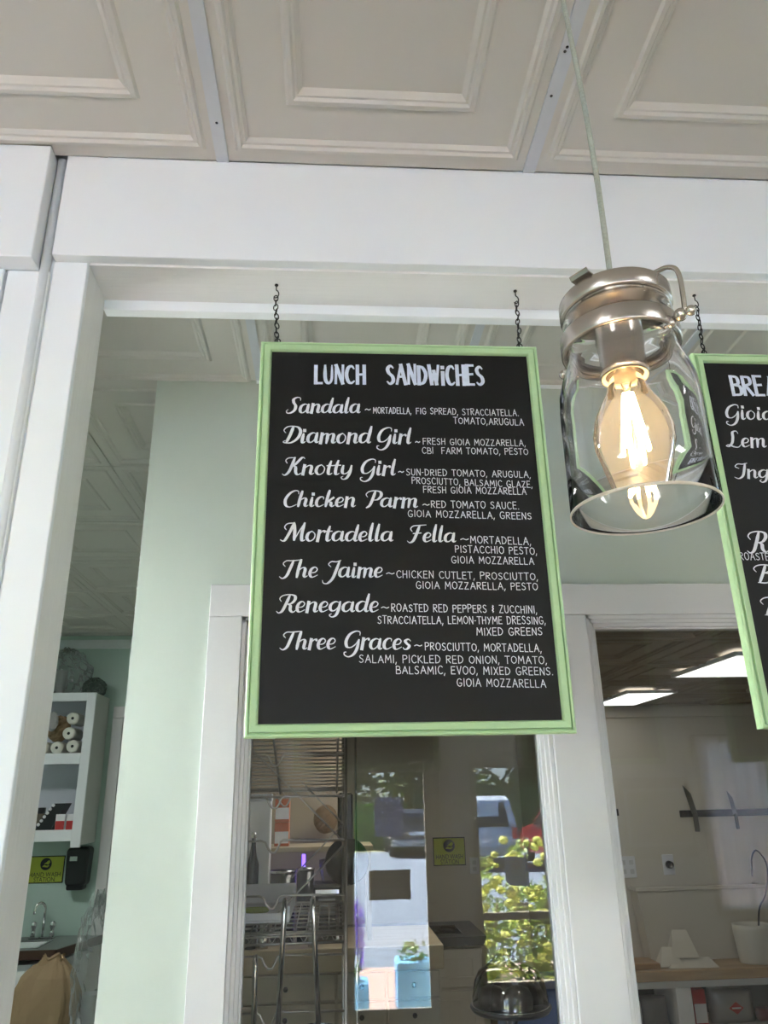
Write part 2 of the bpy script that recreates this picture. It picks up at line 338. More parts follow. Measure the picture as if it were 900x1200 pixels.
BL = {  # plain block capitals
 'A': ([[(0,0),(.30,1)],[(.30,1),(.6,0)],[(.12,.38),(.5,.38)]], .62), 'B': ([[(0,1),(0,0)],[(0,1),(.35,.95),(.38,.6),(0,.54)],[(0,.54),(.45,.45),(.45,.05),(0,0)]], .5),
 'C': ([[(.5,.85),(.35,1),(.12,.9),(0,.5),(.12,.1),(.32,0),(.52,.12)]], .54), 'D': ([[(.02,1),(.02,0)],[(-.02,1),(.3,.94),(.52,.55),(.35,.1),(0,0)]], .56),
 'E': ([[(0,1),(0,0)],[(0,1),(.42,1)],[(0,.52),(.36,.54)],[(0,0),(.44,0)]], .46), 'F': ([[(0,1),(0,0)],[(0,1),(.42,1)],[(0,.52),(.36,.54)]], .44),
 'G': ([[(.5,.86),(.34,1),(.1,.88),(0,.45),(.14,.06),(.4,0),(.54,.2),(.54,.42)],[(.3,.42),(.56,.42)]], .6), 'H': ([[(0,1),(0,0)],[(.46,1),(.46,0)],[(0,.5),(.46,.52)]], .52),
 'I': ([[(.04,1),(.04,0)]], .12), 'K': ([[(0,1),(0,0)],[(.42,1),(.0,.46)],[(.08,.52),(.48,0)]], .5),
 'L': ([[(0,1),(0,0)],[(0,0),(.4,0)]], .42), 'M': ([[(0,0),(.06,1)],[(.06,1),(.32,.35)],[(.32,.35),(.58,1)],[(.58,1),(.64,0)]], .68),
 'N': ([[(0,0),(.02,1)],[(.02,1),(.46,0)],[(.46,0),(.48,1)]], .52), 'O': ([[(.28,1),(.05,.82),(.02,.3),(.28,0),(.54,.28),(.54,.78),(.28,1)]], .6),
 'P': ([[(0,1),(0,0)],[(0,1),(.38,.96),(.42,.6),(0,.46)]], .48), 'R': ([[(0,1),(0,0)],[(0,1),(.38,.96),(.40,.62),(0,.5)],[(.12,.5),(.46,0)]], .5),
 'S': ([[(.42,.88),(.24,1),(.04,.84),(.12,.6),(.36,.42),(.42,.16),(.2,0),(0,.12)]], .48), 'T': ([[(-.04,1),(.5,1)],[(.23,1),(.23,0)]], .5),
 'U': ([[(0,1),(.02,.25),(.22,0),(.44,.22),(.46,1)]], .52), 'V': ([[(0,1),(.24,0)],[(.24,0),(.48,1)]], .5),
 'W': ([[(0,1),(.16,0)],[(.16,0),(.34,.7)],[(.34,.7),(.50,0)],[(.50,0),(.66,1)]], .7), 'X': ([[(0,1),(.46,0)],[(.46,1),(0,0)]], .5),
 'Y': ([[(0,1),(.22,.5)],[(.46,1),(.12,0)]], .5), 'Z': ([[(0,1),(.44,1)],[(.44,1),(0,0)],[(0,0),(.48,0)]], .52),
 'i': ([[(.06,.66),(.06,0)],[(.06,.95),(.06,.90)]], .16), ',': ([[(.04,.08),(-.04,-.2)]], .1), '.': ([[(.04,.06),(.04,.0)]], .12), '-': ([[(0,.45),(.16,.45)]], .2),
 '&': ([[(.28,.9),(.1,.72),(.26,.52),(.06,.3),(.26,.12)],[(.17,1),(.17,.0)]], .36), ' ': ([], .3),
 '~': ([[(0,.35),(.3,.55),(.7,.30),(1,.5)]], 1.0),
}
def spline(pts, n=5):
    if len(pts) == 2: return pts
    P = [pts[0]] + list(pts) + [pts[-1]]; o = []
    for i in range(1, len(P) - 2):
        p0, p1, p2, p3 = P[i - 1:i + 3]
        for k in range(n):
            t = k / n; t2 = t * t; t3 = t2 * t
            o.append(tuple(.5 * (2 * p1[a] + (p2[a] - p0[a]) * t + (2 * p0[a] - 5 * p1[a] + 4 * p2[a] - p3[a]) * t2 + (3 * p1[a] - p0[a] - 3 * p2[a] + p3[a]) * t3) for a in (0, 1)))
    o.append(pts[-1]); return o
def ribbon(mb, pts, y, thin, thick):
    n = len(pts)
    if n < 2: return
    L = []; R = []
    for i, p in enumerate(pts):
        a = pts[max(i - 1, 0)]; b = pts[min(i + 1, n - 1)]
        dx, dz = b[0] - a[0], b[1] - a[1]; l = math.hypot(dx, dz) or 1e-9; dx /= l; dz /= l
        wd = (thin + (thick - thin) * max(0, -dz) ** 1.4) / 2
        if thick > thin and n > 3:
            e = min(i, n - 1 - i) / (n - 1); wd *= min(1, .55 + 3 * e)
        ex = -wd * .8 if i == 0 else (wd * .8 if i == n - 1 else 0)
        L.append((p[0] - dz * wd + dx * ex, y, p[1] + dx * wd + dz * ex)); R.append((p[0] + dz * wd + dx * ex, y, p[1] - dx * wd + dz * ex))
    k = len(mb.v); mb.v += [v for q in zip(L, R) for v in q]
    for i in range(n - 1): mb.f.append((k + 2 * i, k + 2 * i + 1, k + 2 * i + 3, k + 2 * i + 2)); mb.sm.append(False)
def letter_line(kind, text, x0, z0, x1, z1, h, y):
    font = SC if kind == 's' else BL
    gap = {'s': .03, 'h': .20, 'i': .20, 'd': 0}[kind]
    if kind == 's': x1 -= .11 * h
    run = 0; pos = []
    for ch in text:
        pos.append(run); run += font[ch][1] + gap
    run -= gap
    kx = (x1 - x0) / run; slope = (z1 - z0) / (x1 - x0); mb = MB(); rnd = random.Random(text)
    lt = {'s': (.06, .170), 'h': (.125, .175), 'i': (.10, .10), 'd': (.20, .20)}[kind]
    ns = 0
    for ch, px in zip(text, pos):
        jz = rnd.uniform(-.03, .03) * h * (1 if kind == 'i' else .4); js = rnd.uniform(.94, 1.05)
        for st in font[ch][0]:
            pp = spline(st, 5)
            if len(pp) == 2: pp = [pp[0], ((pp[0][0] + pp[1][0]) / 2, (pp[0][1] + pp[1][1]) / 2), pp[1]]
            o = []
            for a, b in pp:
                sl = .12 * b if kind == 's' else 0
                if kind == 's': sl -= .03
                X = x0 + (px + a + sl * (h / kx if kx else 1) * 1.0) * kx
                o.append((X, z0 + (X - x0) * slope + jz + b * h * js))
            ribbon(mb, o, y - 3e-5 * (ns % 9), lt[0] * h, lt[1] * h); ns += 1
    return mb
LUNCH=[
('h','LUNCH',-0.0318,2.5477,0.0575,2.5488,0.0373),
('h','SANDWiCHES',0.0977,2.5492,0.2747,2.5498,0.0385),
('s','Sandala',-0.0822,2.4868,0.0523,2.4885,0.0317),
('d','~',0.0569,2.4920,0.0660,2.4922,0.0086),
('i','MORTADELLA,',0.0714,2.4881,0.1393,2.4881,0.0120),
('i','FIG SPREAD, STRACCIATELLA.',0.1485,2.4883,0.3344,2.4866,0.0121),
('i','TOMATO,ARUGULA',0.2153,2.4694,0.3422,2.4678,0.0124),
('s','Diamond',-0.0880,2.4280,0.0704,2.4291,0.0333),
('s','Girl',0.0757,2.4291,0.1419,2.4291,0.0318),
('d','~',0.1450,2.4291,0.1525,2.4292,0.0083),
('i','FRESH GIOIA MOZZARELLA,',0.1586,2.4283,0.3417,2.4267,0.0117),
('i','CBI  FARM TOMATO, PESTO',0.1564,2.4104,0.3449,2.4101,0.0116),
('s','Knotty',-0.0843,2.3682,0.0364,2.3688,0.0314),
('s','Girl',0.0461,2.3685,0.1126,2.3686,0.0308),
('d','~',0.1133,2.3715,0.1222,2.3716,0.0081),
('i','SUN-DRIED TOMATO, ARUGULA,',0.1272,2.3691,0.3455,2.3657,0.0117),
('i','PROSCIUTTO, BALSAMIC GLAZE,',0.1364,2.3531,0.3469,2.3467,0.0116),
('i','FRESH GIOIA MOZZARELLA',0.1557,2.3364,0.3352,2.3338,0.0118),
('s','Chicken',-0.0833,2.3093,0.0424,2.3097,0.0304),
('s','Parm',0.0549,2.3094,0.1488,2.3090,0.0306),
('d','~',0.1534,2.3108,0.1644,2.3108,0.0078),
('i','RED TOMATO SAUCE.',0.1681,2.3091,0.3200,2.3068,0.0123),
('i','GIOIA MOZZARELLA, GREENS',0.1278,2.2922,0.3401,2.2881,0.0118),
('s','Mortadella',-0.0831,2.2484,0.1052,2.2482,0.0310),
('s','Fella',0.1272,2.2476,0.2109,2.2469,0.0304),
('d','~',0.2154,2.2487,0.2285,2.2488,0.0076),
('i','MORTADELLA,',0.2320,2.2451,0.3351,2.2423,0.0125),
('i','PISTACCHIO PESTO,',0.2053,2.2291,0.3438,2.2248,0.0121),
('i','GIOIA MOZZARELLA',0.1982,2.2101,0.3372,2.2071,0.0119),
('s','The',-0.0833,2.1860,-0.0204,2.1857,0.0298),
('s','Jaime',-0.0148,2.1865,0.0859,2.1855,0.0299),
('d','~',0.0887,2.1893,0.1014,2.1893,0.0073),
('i','CHICKEN CUTLET, PROSCIUTTO,',0.1056,2.1852,0.3412,2.1803,0.0117),
('i','GIOIA MOZZARELLA, PESTO',0.1374,2.1666,0.3396,2.1636,0.0116),
('s','Renegade',-0.0871,2.1286,0.0783,2.1279,0.0296),
('d','~',0.0793,2.1321,0.0912,2.1320,0.0071),
('i','ROASTED RED PEPPERS & ZUCCHINI,',0.0958,2.1284,0.3346,2.1245,0.0122),
('i','STRACCIATELLA, LEMON-THYME DRESSING,',0.0733,2.1089,0.3472,2.1063,0.0121),
('i','MIXED GREENS',0.2329,2.0888,0.3401,2.0884,0.0120),
('s','Three',-0.0795,2.0692,0.0091,2.0682,0.0292),
('s','Graces',0.0177,2.0683,0.1290,2.0668,0.0294),
('d','~',0.1313,2.0702,0.1428,2.0701,0.0068),
('i','PROSCIUTTO, MORTADELLA,',0.1482,2.0655,0.3361,2.0611,0.0118),
('i','SALAMI, PICKLED RED ONION, TOMATO,',0.0429,2.0467,0.3431,2.0422,0.0116),
('i','BALSAMIC, EVOO, MIXED GREENS.',0.1009,2.0289,0.3516,2.0243,0.0118),
('i','GIOIA MOZZARELLA',0.1965,2.0086,0.3381,2.0047,0.0119),
]
BREAK=[
('h','BREAKFAST',0.7458,2.5375,0.9457,2.5382,0.0386),
('s','Gioia',0.7199,2.4863,0.8178,2.4859,0.0321),
('s','Lem',0.7149,2.4295,0.7915,2.4299,0.0311),
('s','Ing',0.7156,2.3685,0.7837,2.3691,0.0293),
('s','R',0.7154,2.2305,0.7550,2.2305,0.0374),
('i','ROASTED',0.6968,2.2159,0.7579,2.2151,0.0126),
('s','B',0.7151,2.1754,0.7541,2.1751,0.0332),
('s','B',0.7158,2.1196,0.7557,2.1191,0.0321),
]
# ------------------------------------------------------------------ the shell
H = 3.0                      # ceiling height
YF, YB = 1.16, 1.27          # partition front and back
YW = 1.965                   # green wall face
OX0, OX1 = -.446, 3.1        # opening
OZ = 2.765                   # soffit height
floor = struct('floor', MB().box(-3.0, 5.3, -2.9, 6.5, -.05, 0), FLOORM)
# ceiling slab with separate pressed tiles and flat metal strips
ceil = struct('ceiling', MB().box(-3.0, 5.3, -2.98, 1.27, H + .03, H + .08).box(-1.22, 5.3, 1.27, 1.98, H + .03, H + .08).box(-3.0, 5.3, 1.98, 5.9, H + .03, H + .08), TILE)  # left open over the added notch so sky reaches its window
def tile_mesh(sz, name, m):
    h = sz / 2 - .0015
    prof = [(0, .012), (0, 0), (.026, 0), (.031, -.005), (.037, -.005), (.041, 0), (.046, 0), (.052, .007), (.126, .007), (.131, .002), (.139, .002), (.143, .007), (.147, .007), (.156, .016)]
    mb = MB(); n = 0
    for d, z in prof:
        a = h - d; mb.v += [(-a, -a, z), (a, -a, z), (a, a, z), (-a, a, z)]
    for i in range(len(prof) - 1):
        for k in range(4):
            mb.f.append((i * 4 + k, i * 4 + (k + 1) % 4, i * 4 + 4 + (k + 1) % 4, i * 4 + 4 + k)); mb.sm.append(False)
    q = (len(prof) - 1) * 4; mb.f.append((q, q + 1, q + 2, q + 3)); mb.sm.append(False)
    mb.f = [f[::-1] for f in mb.f]
    me = mb.mesh(name); me.materials.append(m); return me
TS = .597; TX0 = -.214
tme = tile_mesh(TS, 'ceiling_tile', TILE)
def lay_tiles(me, parent, xs, ys, z, name='ceiling_tile'):
    for x in xs:
        for y in ys:
            o = bpy.data.objects.new(name, me); COL.objects.link(o)
            o.location = (x, y, z); o.parent = parent
            o.rotation_euler = (random.uniform(-.004, .004), random.uniform(-.004, .004), 0)
lay_tiles(tme, ceil, [TX0 + TS * (k + .5) for k in range(-3, 8)], [1.143 - TS * (k + .5) for k in range(6)], H)
lay_tiles(tme, ceil, [TX0 + TS * (k + .5) for k in range(-1, 6)], [2.0 - TS * .5], H)
lay_tiles(tme, ceil, [TX0 + TS * (k + .5) for k in range(-4, 0)], [2.0 + TS * (k + .5) for k in range(6)], H)
for k in range(-3, 8):
    x = TX0 + TS * k
    MB().box(x - .0118, x + .0118, -2.6, 1.143, H - .004, H + .002).build('ceiling_strip', STRIP, ceil)
for k in range(-2, 6):
    x = TX0 + TS * k
    MB().box(x - .0118, x + .0118, 1.28, 1.96, H - .004, H + .002).build('ceiling_strip', STRIP, ceil)
sc_ = MB()
for (x, y) in ((.380, .965), (.3795, .88), (.381, .872), (-.213, 1.05)):
    sc_.lathe([(.0001, -.0055), (.0024, -.005), (.003, -.003)], x, y, H, seg=8)
sc_.build('strip_screw', BLACKM, ceil)
# partition with the serving opening
pw = MB()
pw.box(OX0 + .006, OX1, YF + .004, YB, OZ + .004, H + .03); pw.box(-3.0, OX0 - .012, YF + .004, YB, 0, H + .03); pw.box(OX1, 5.3, YF + .004, YB, 0, H + .03)
pw.box(OX0 - .012, OX1, YF + .004, YB, 0, .88)
wf = struct('wall_front', pw, WHITE)
MB().box(-.505, OX1 + .2, 1.141, YF + .003, 2.769, 2.9985, .0012).build('fascia_board', WHITE, wf)
MB().box(-3.0, -.528, 1.118, 1.1585, 2.745, 2.9985, .0015).build('fascia_board', WHITE, wf)
MB().box(OX0 - .06, OX0, YF - .001, YF + .012, .02, 2.768, .0015).build('casing_board', WHITE, wf)
MB().box(-.582, -.509, YF - .006, YF + .012, .02, 2.744, .002).build('casing_board', WHITE, wf)
MB().box(-3.0, -.586, YF - .010, YF + .012, .02, 2.744, .002).build('wall_panel', WHITE, wf)
bd = MB(); bd.tube([(-.519, YF - .004, .02), (-.519, YF - .004, 2.9985)], .0085, 12); bd.build('corner_bead', WHITE, wf)
MB().box(OX0 + .001, OX1, YF + .003, YB, OZ, OZ + .005).build('soffit_board', SOFP, wf)
MB().box(OX0 - .0115, OX0, YF + .011, YB, .90, OZ + .004, .001).build('jamb_board', ROUGHP, wf)
MB().box(OX0, OX1, YB - .004, YB + .02, OZ - .022, OZ + .002, .0012).build('stop_strip', WHITE, wf)
MB().box(OX1, OX1 + .1, YF - .012, YF + .003, .02, 2.768, .0015).build('casing_board', WHITE, wf)
# a counter top on the low wall of the opening
ct = MB().box(OX0 + .002, OX1 - .002, 1.02, 1.50, .885, .92, .004); struct('trim_1', ct, WOODT)
# green wall with two windows
WZ0, WZ1 = 1.0, 2.292
W1 = (-.233, .556); W2 = (.676, 1.72)
gw = MB()
gw.box(-.512, 3.4, YW, YW + .07, WZ1, H + .03); gw.box(-.512, 3.4, YW, YW + .07, 0, WZ0)
for a, b in ((-.512, W1[0]), (W1[1], W2[0]), (W2[1], 3.4)): gw.box(a, b, YW, YW + .07, WZ0, WZ1)
gw.box(-.512, -.442, YW + .07, 6.5, 0, H + .03)
wb = struct('wall_back', gw, GREENW)
ct_trim = MB().box(-.225, 3.4, YW - .006, YW + .001, H - .012, H - .002).build('ceiling_moulding', WHITE, wb)
def inner_window(name, x0, x1, cl, cr):
    w_ = sempty(name)
    d = YW
    MB().box(x0 - cl, x0, d - .016, d + .002, WZ0 - .09, WZ1 + .0, .0015).build('casing_board', CASE, w_)
    MB().box(x1, x1 + cr, d - .016, d + .002, WZ0 - .09, WZ1 + .0, .0015).build('casing_board', CASE, w_) if cr else None
    MB().box(x0 - cl, x1 + cr, d - .0165, d + .002, WZ1 + .0005, WZ1 + .085, .0015).build('casing_board', CASE, w_)
    MB().box(x0 - cl, x1 + cr, d - .0165, d + .002, WZ0 - .09, WZ0 - .0005, .0015).build('casing_board', CASE, w_)
    # stepped moulding, one mesh round the hole
    steps = [(0, .0), (.009, .010), (.018, .018), (.027, .028), (.032, .036)]
    mo = MB()
    for i in range(len(steps) - 1):
        a, ya = steps[i]; b, yb = steps[i + 1]
        y = d - .010 + ya; y2 = y + .030
        mo.box(x0 + a, x0 + b + .001, y, y2, WZ0 + a, WZ1 - a, .0008); mo.box(x1 - b - .001, x1 - a, y, y2, WZ0 + a, WZ1 - a, .0008)
        mo.box(x0 + a, x1 - a, y, y2, WZ1 - b - .001, WZ1 - a, .0008); mo.box(x0 + a, x1 - a, y, y2, WZ0 + a, WZ0 + b + .001, .0008)
    mo.build('stepped_moulding', CASE, w_)
    MB().box(x0 + .02, x1 - .02, d + .030, d + .034, WZ0 + .02, WZ1 - .02).build('window_pane', PANE, w_)
    return w_
inner_window('window_1', W1[0], W1[1], .085, .0)
inner_window('window_2', W2[0], W2[1], .1195, .09)
# outer shell
wl_ = MB()
wl_.box(-3.02, -2.95, -2.98, 1.27, 0, H + .03); wl_.box(-3.02, -2.95, 1.98, 5.9, 0, H + .03); wl_.box(-2.95, -1.20, 1.985, 2.05, 0, H + .03)
wl_.box(-1.22, -1.15, 1.27, 1.98, 0, .12); wl_.box(-1.22, -1.15, 1.27, 1.98, 2.55, H + .03)
wlo = struct('wall_left', wl_, GREENF)
MB().box(-2.94, -1.23, 1.972, 1.984, .0, H + .03).build('bounce_siding', WHITE, wlo)  # white face added outside to bounce daylight into the added window
struct('wall_right', MB().box(5.2, 5.27, -2.98, 2.0, 0, H + .03), WHITE)
lb = MB().box(-3.0, -.512, 5.85, 5.92, 0, H + .03)
wlb = struct('wall_rear', lb, GREENF)
MB().box(-2.95, -.512, 5.835, 5.851, H - .07, H - .002, .003).build('ceiling_moulding', WHITE, wlb)
# storefront wall with door and windows
SY = -2.9
sf = MB()
DX0, DX1, DZ1 = .05, .93, 2.16      # door opening
V1 = (1.20, 1.93, .38, 2.10); V2 = (3.22, 4.78, .85, 2.28); V3 = (-2.75, -1.15, .65, 2.35)
def wall_with_holes(mb, x0, x1, y0, y1, z0, z1, holes):
    x = x0
    for a, b, c, d in sorted(holes):
        mb.box(x, a, y0, y1, z0, z1)
        if c > z0: mb.box(a, b, y0, y1, z0, c)
        mb.box(a, b, y0, y1, d, z1); x = b
    mb.box(x, x1, y0, y1, z0, z1)
wall_with_holes(sf, -3.0, 5.27, SY - .1, SY, 0, H + .03, [(DX0, DX1, 0, DZ1), V1, V2, V3])
struct('wall_storefront', sf, STOREW)
def outer_window(name, v, mull=None, mulx=None):
    x0, x1, z0, z1 = v; w_ = sempty(name); t = .045
    fr = MB(); fr.box(x0, x0 + t, SY - .08, SY + .015, z0, z1, .003); fr.box(x1 - t, x1, SY - .08, SY + .015, z0, z1, .003)
    fr.box(x0 + t, x1 - t, SY - .08, SY + .015, z1 - t, z1, .003); fr.box(x0 + t, x1 - t, SY - .08, SY + .015, z0, z0 + t, .003)
    fr.build('window_frame', CREAM, w_)
    if mull: MB().box(x0 + t, x1 - t, SY - .07, SY + .012, mull, mull + .05, .003).build('mullion', CREAM, w_)
    if mulx: MB().box(mulx, mulx + .05, SY - .07, SY + .012, z0 + t, z1 - t, .003).build('mullion', CREAM, w_)
    MB().box(x0 + .03, x1 - .03, SY - .045, SY - .041, z0 + .03, z1 - .03).build('window_pane', PANE, w_); return w_
outer_window('window_3', V1, .875)
outer_window('window_4', V2, None, 3.98)
outer_window('window_5', V3, None, -1.97)
d1 = sempty('door_1')
dr = MB(); dr.box(DX0 - .004, .19, SY - .07, SY - .025, .01, DZ1 - .02, .003); dr.box(.795, DX1 + .004, SY - .07, SY - .025, .01, DZ1 - .02, .003)
dr.box(.19, .795, SY - .07, SY - .025, 2.035, DZ1 + .004, .003); dr.box(.19, .795, SY - .07, SY - .025, .0, .27, .003)
dr.build('door_leaf', CREAM, d1)
MB().box(.185, .80, SY - .05, SY - .046, .26, 2.04).build('door_pane', PANE, d1)
fr = MB(); fr.box(DX0 - .09, DX0, SY - .005, SY + .018, 0, DZ1 + .09, .003); fr.box(DX1, DX1 + .09, SY - .005, SY + .018, 0, DZ1 + .09, .003); fr.box(DX0, DX1, SY - .005, SY + .018, DZ1, DZ1 + .09, .003)
fr.build('door_casing', CREAM, d1)
hd = MB(); hd.tube([(.86, SY - .02, 1.02), (.86, SY + .03, 1.02), (.80, SY + .035, 1.02)], .009, 8); hd.build('door_handle', NICKEL, d1)
# kitchen shell behind the green wall
KZ = 2.37
kc = struct('ceiling', MB().box(-.44, 3.4, 2.03, 6.45, KZ + .03, KZ + .06), KCEIL)
ktm = tile_mesh(.6, 'kitchen_ceiling_tile', KCEIL)
lay_tiles(ktm, kc, [-.15 + .6 * k for k in range(6)], [2.38 + .6 * k for k in range(7)], KZ)
kw = MB(); kw.box(1.55, 3.4, 5.0, 5.06, 0, KZ + .05); kw.box(1.50, 1.56, 5.0, 6.4, 0, KZ + .05); kw.box(-.44, 1.5, 6.35, 6.41, 0, KZ + .05)
kwo = struct('wall_kitchen', kw, CREAM)
MB().box(1.56, 3.3, 4.985, 5.001, KZ - .075, KZ - .002, .003).build('ceiling_moulding', CREAM, kwo)
struct('wall_kitchen_right', MB().box(3.3, 3.37, 2.03, 5.06, 0, KZ + .05), CREAM)
# rear door of the left room
d2 = sempty('door_2')
dd = MB(); dd.box(-1.60, -1.525, 5.825, 5.851, 0, 2.42, .003); dd.box(-.60, -.525, 5.825, 5.851, 0, 2.42, .003); dd.box(-1.60, -.525, 5.822, 5.851, 2.42, 2.50, .003)
dd.build('door_casing', CASE, d2); MB().box(-1.524, -.601, 5.835, 5.852, .01, 2.418, .002).build('door_leaf', CASE, d2)
# unseen window added at the left passage end to light the green wall
wp = sempty('added_window')
fm = MB(); fm.box(-1.21, -1.17, 1.272, 1.31, .122, 2.548, .003); fm.box(-1.21, -1.17, 1.94, 1.978, .122, 2.548, .003); fm.box(-1.21, -1.17, 1.31, 1.94, .122, .16, .003); fm.box(-1.21, -1.17, 1.31, 1.94, 2.51, 2.548, .003)
fm.build('window_frame', WHITE, wp); MB().box(-1.192, -1.188, 1.30, 1.95, .15, 2.52).build('window_pane', PANE, wp)

# ------------------------------------------------------------------ ceiling lights
def troffer(x, y, z, sx, sy, label, mt, grp=None, depth=.02):
    t = thing('ceiling_light', label, 'light', (x, y, z), grp)
    f = MB(); g = .012
    f.box(x - sx / 2 - g, x - sx / 2, y - sy / 2 - g, y + sy / 2 + g, z - .006, z + .01); f.box(x + sx / 2, x + sx / 2 + g, y - sy / 2 - g, y + sy / 2 + g, z - .006, z + .01)
    f.box(x - sx / 2, x + sx / 2, y - sy / 2 - g, y - sy / 2, z - .006, z + .01); f.box(x - sx / 2, x + sx / 2, y + sy / 2, y + sy / 2 + g, z - .006, z + .01)
    f.build('frame', WHITE, t); MB().box(x - sx / 2, x + sx / 2, y - sy / 2, y + sy / 2, z - .004, z + .004).build('diffuser', mt, t); return t
troffer(1.785, 4.52, KZ - .008, .27, .62, 'small lit ceiling panel on kitchen ceiling, the farther and narrower of two', PANELE)
troffer(1.93, 3.30, KZ - .008, .56, .60, 'square lit ceiling panel on kitchen ceiling, nearer, partly behind the right menu board', PANELE)
troffer(.4, 3.9, KZ - .008, .5, .6, 'added fill light panel over the steel rack, out of sight behind the lunch menu board', FILL_KITCHEN)  # added out of view to brighten the left part of the kitchen
TF = FILL_FRONT  # two unseen panels added to brighten the front room
troffer(-1.7, -1.3, H - .008, .56, .56, 'added unseen fill light panel on the front room ceiling behind the viewer, above the left window', TF)
troffer(1.9, -1.3, H - .008, .56, .56, 'added unseen fill light panel on the front room ceiling behind the viewer, right of the door', TF)
troffer(-2.0, 3.6, H - .008, .5, .5, 'added fill light panel on the sink room ceiling, out of sight behind the white post', FILL_SINK)  # added out of view to brighten the sink room
# ------------------------------------------------------------------ menu boards
def menu_board(x0, x1, z0, z1, y, label, lines, yr):
    t = thing('menu_board', label, 'menu board', ((x0 + x1) / 2, y, z0), 'green framed menu boards hanging in the opening')
    prof = [(0, .013), (0, -.001), (.002, -.0035), (.0052, -.0035), (.0062, .0004), (.0074, .0004), (.0084, -.0062), (.0175, -.0052), (.0195, -.003), (.0205, .0004), (.0205, .013)]
    cs = [(x0, z0, 1, 1), (x1, z0, -1, 1), (x1, z1, -1, -1), (x0, z1, 1, -1)]
    for i in range(4):
        a = cs[i]; b = cs[(i + 1) % 4]; mb = MB()
        for c in (a, b):
            for d, yy in prof: mb.v.append((c[0] + c[2] * d, y + yy, c[1] + c[3] * d))
        n = len(prof)
        for k in range(n):
            l = (k + 1) % n
            mb.f.append((k, n + k, n + l, l)); mb.sm.append(False)
        mb.f.append(tuple(range(n))); mb.sm.append(False); mb.f.append(tuple(range(2 * n - 1, n - 1, -1))); mb.sm.append(False)
        mb.build('frame_rail', SIGNG, t)
    MB().box(x0 + .0195, x1 - .0195, y + .0005, y + .007, z0 + .0195, z1 - .0195).build('chalkboard_panel', BOARD, t)
    MB().box(x0 + .012, x1 - .012, y + .0075, y + .011, z0 + .012, z1 - .012).build('backing', MDF, t)
    for L in lines:
        nm = {'h': 'heading', 's': 'dish_name', 'd': 'dash', 'i': 'ingredient_text'}[L[0]]
        letter_line(*L, y - .0006).build(nm, CHALKB if L[0] == 'h' else CHALK, t)
    for xx in yr:
        e = MB(); e.tube(arc((xx, y + .006, z1 + .006), .005, 0, 360, 12)[:-1], .0011, 6, closed=True); e.tube([(xx, y + .006, z1 - .002), (xx, y + .006, z1 + .002)], .0014, 6)
        e.build('screw_eye', BLACKM, t)
    return t
SGY = 1.1985
menu_board(-.1325, .3795, 1.9345, 2.6325, SGY, 'green framed black menu board headed LUNCH SANDWiCHES, whole in view at the centre', LUNCH, (-.103, .350))
menu_board(.6780, 1.2000, 1.9370, 2.6255, SGY, 'green framed black menu board cut by the right edge, its heading starting BREA', BREAK, (.708, 1.165))
menu_board(1.4500, 1.9700, 1.9370, 2.6255, SGY, 'third green framed board, seen only as its dark back mirrored in the right window', [], (1.48, 1.935))
def link(mb, c, rx, rz, ang, r=.00115, seg=5, twist=0):
    pts = []
    for i in range(10):
        a = 2 * PI * i / 10; x = rx * math.cos(a); z = rz * math.sin(a)
        pts.append((c[0] + x * math.cos(ang) + twist * z, c[1] + x * math.sin(ang), c[2] + z))
    mb.tube(pts, r, seg, closed=True)
def chain(x, ztop, zbot, label, lean=0):
    y = 1.2055
    t = thing('hanging_chain', label, 'chain', (x, y, ztop), 'short black chains holding the menu boards')
    h = MB(); h.tube([(x, y, ztop + .004), (x, y, ztop - .012)], .0012, 6); h.lathe([(.0001, 0), (.0035, 0), (.0035, -.0022), (.0001, -.0022)], x, y, ztop, seg=10)
    h.tube([(x, y, ztop - .012)] + [(x + .0005 + .0045 * math.sin(math.radians(a)), y, ztop - .018 + .0055 * math.cos(math.radians(a)) - (a / 360) * .012) for a in range(0, 300, 30)], .0011, 6)
    h.build('cup_hook', BLACKM, t)
    z = ztop - .031; n = 9; bottom = zbot + .010
    st = (z - bottom) / n
    for k in range(n + 1):
        m = MB(); xx = x + lean * (k / n) ** 2 + random.uniform(-.0012, .0012)
        link(m, (xx, y, z - k * st), .0040, st * .66, (k % 2) * PI / 2 * .8 + .3, twist=random.uniform(-.25, .25)); m.build('chain_link', BLACKM, t)
    return t
chain(-.109, OZ - .0005, 2.6325, 'black chain above the left corner of the lunch menu board', .006)
chain(.352, OZ - .0005, 2.6325, 'black chain above the right corner of the lunch menu board', -.002)
chain(.711, OZ - .0005, 2.6255, 'black chain right of the glass pendant, over the right menu board', -.003)
chain(1.165, OZ - .0005, 2.6255, 'black chain outside the frame at the far end of the right menu board')

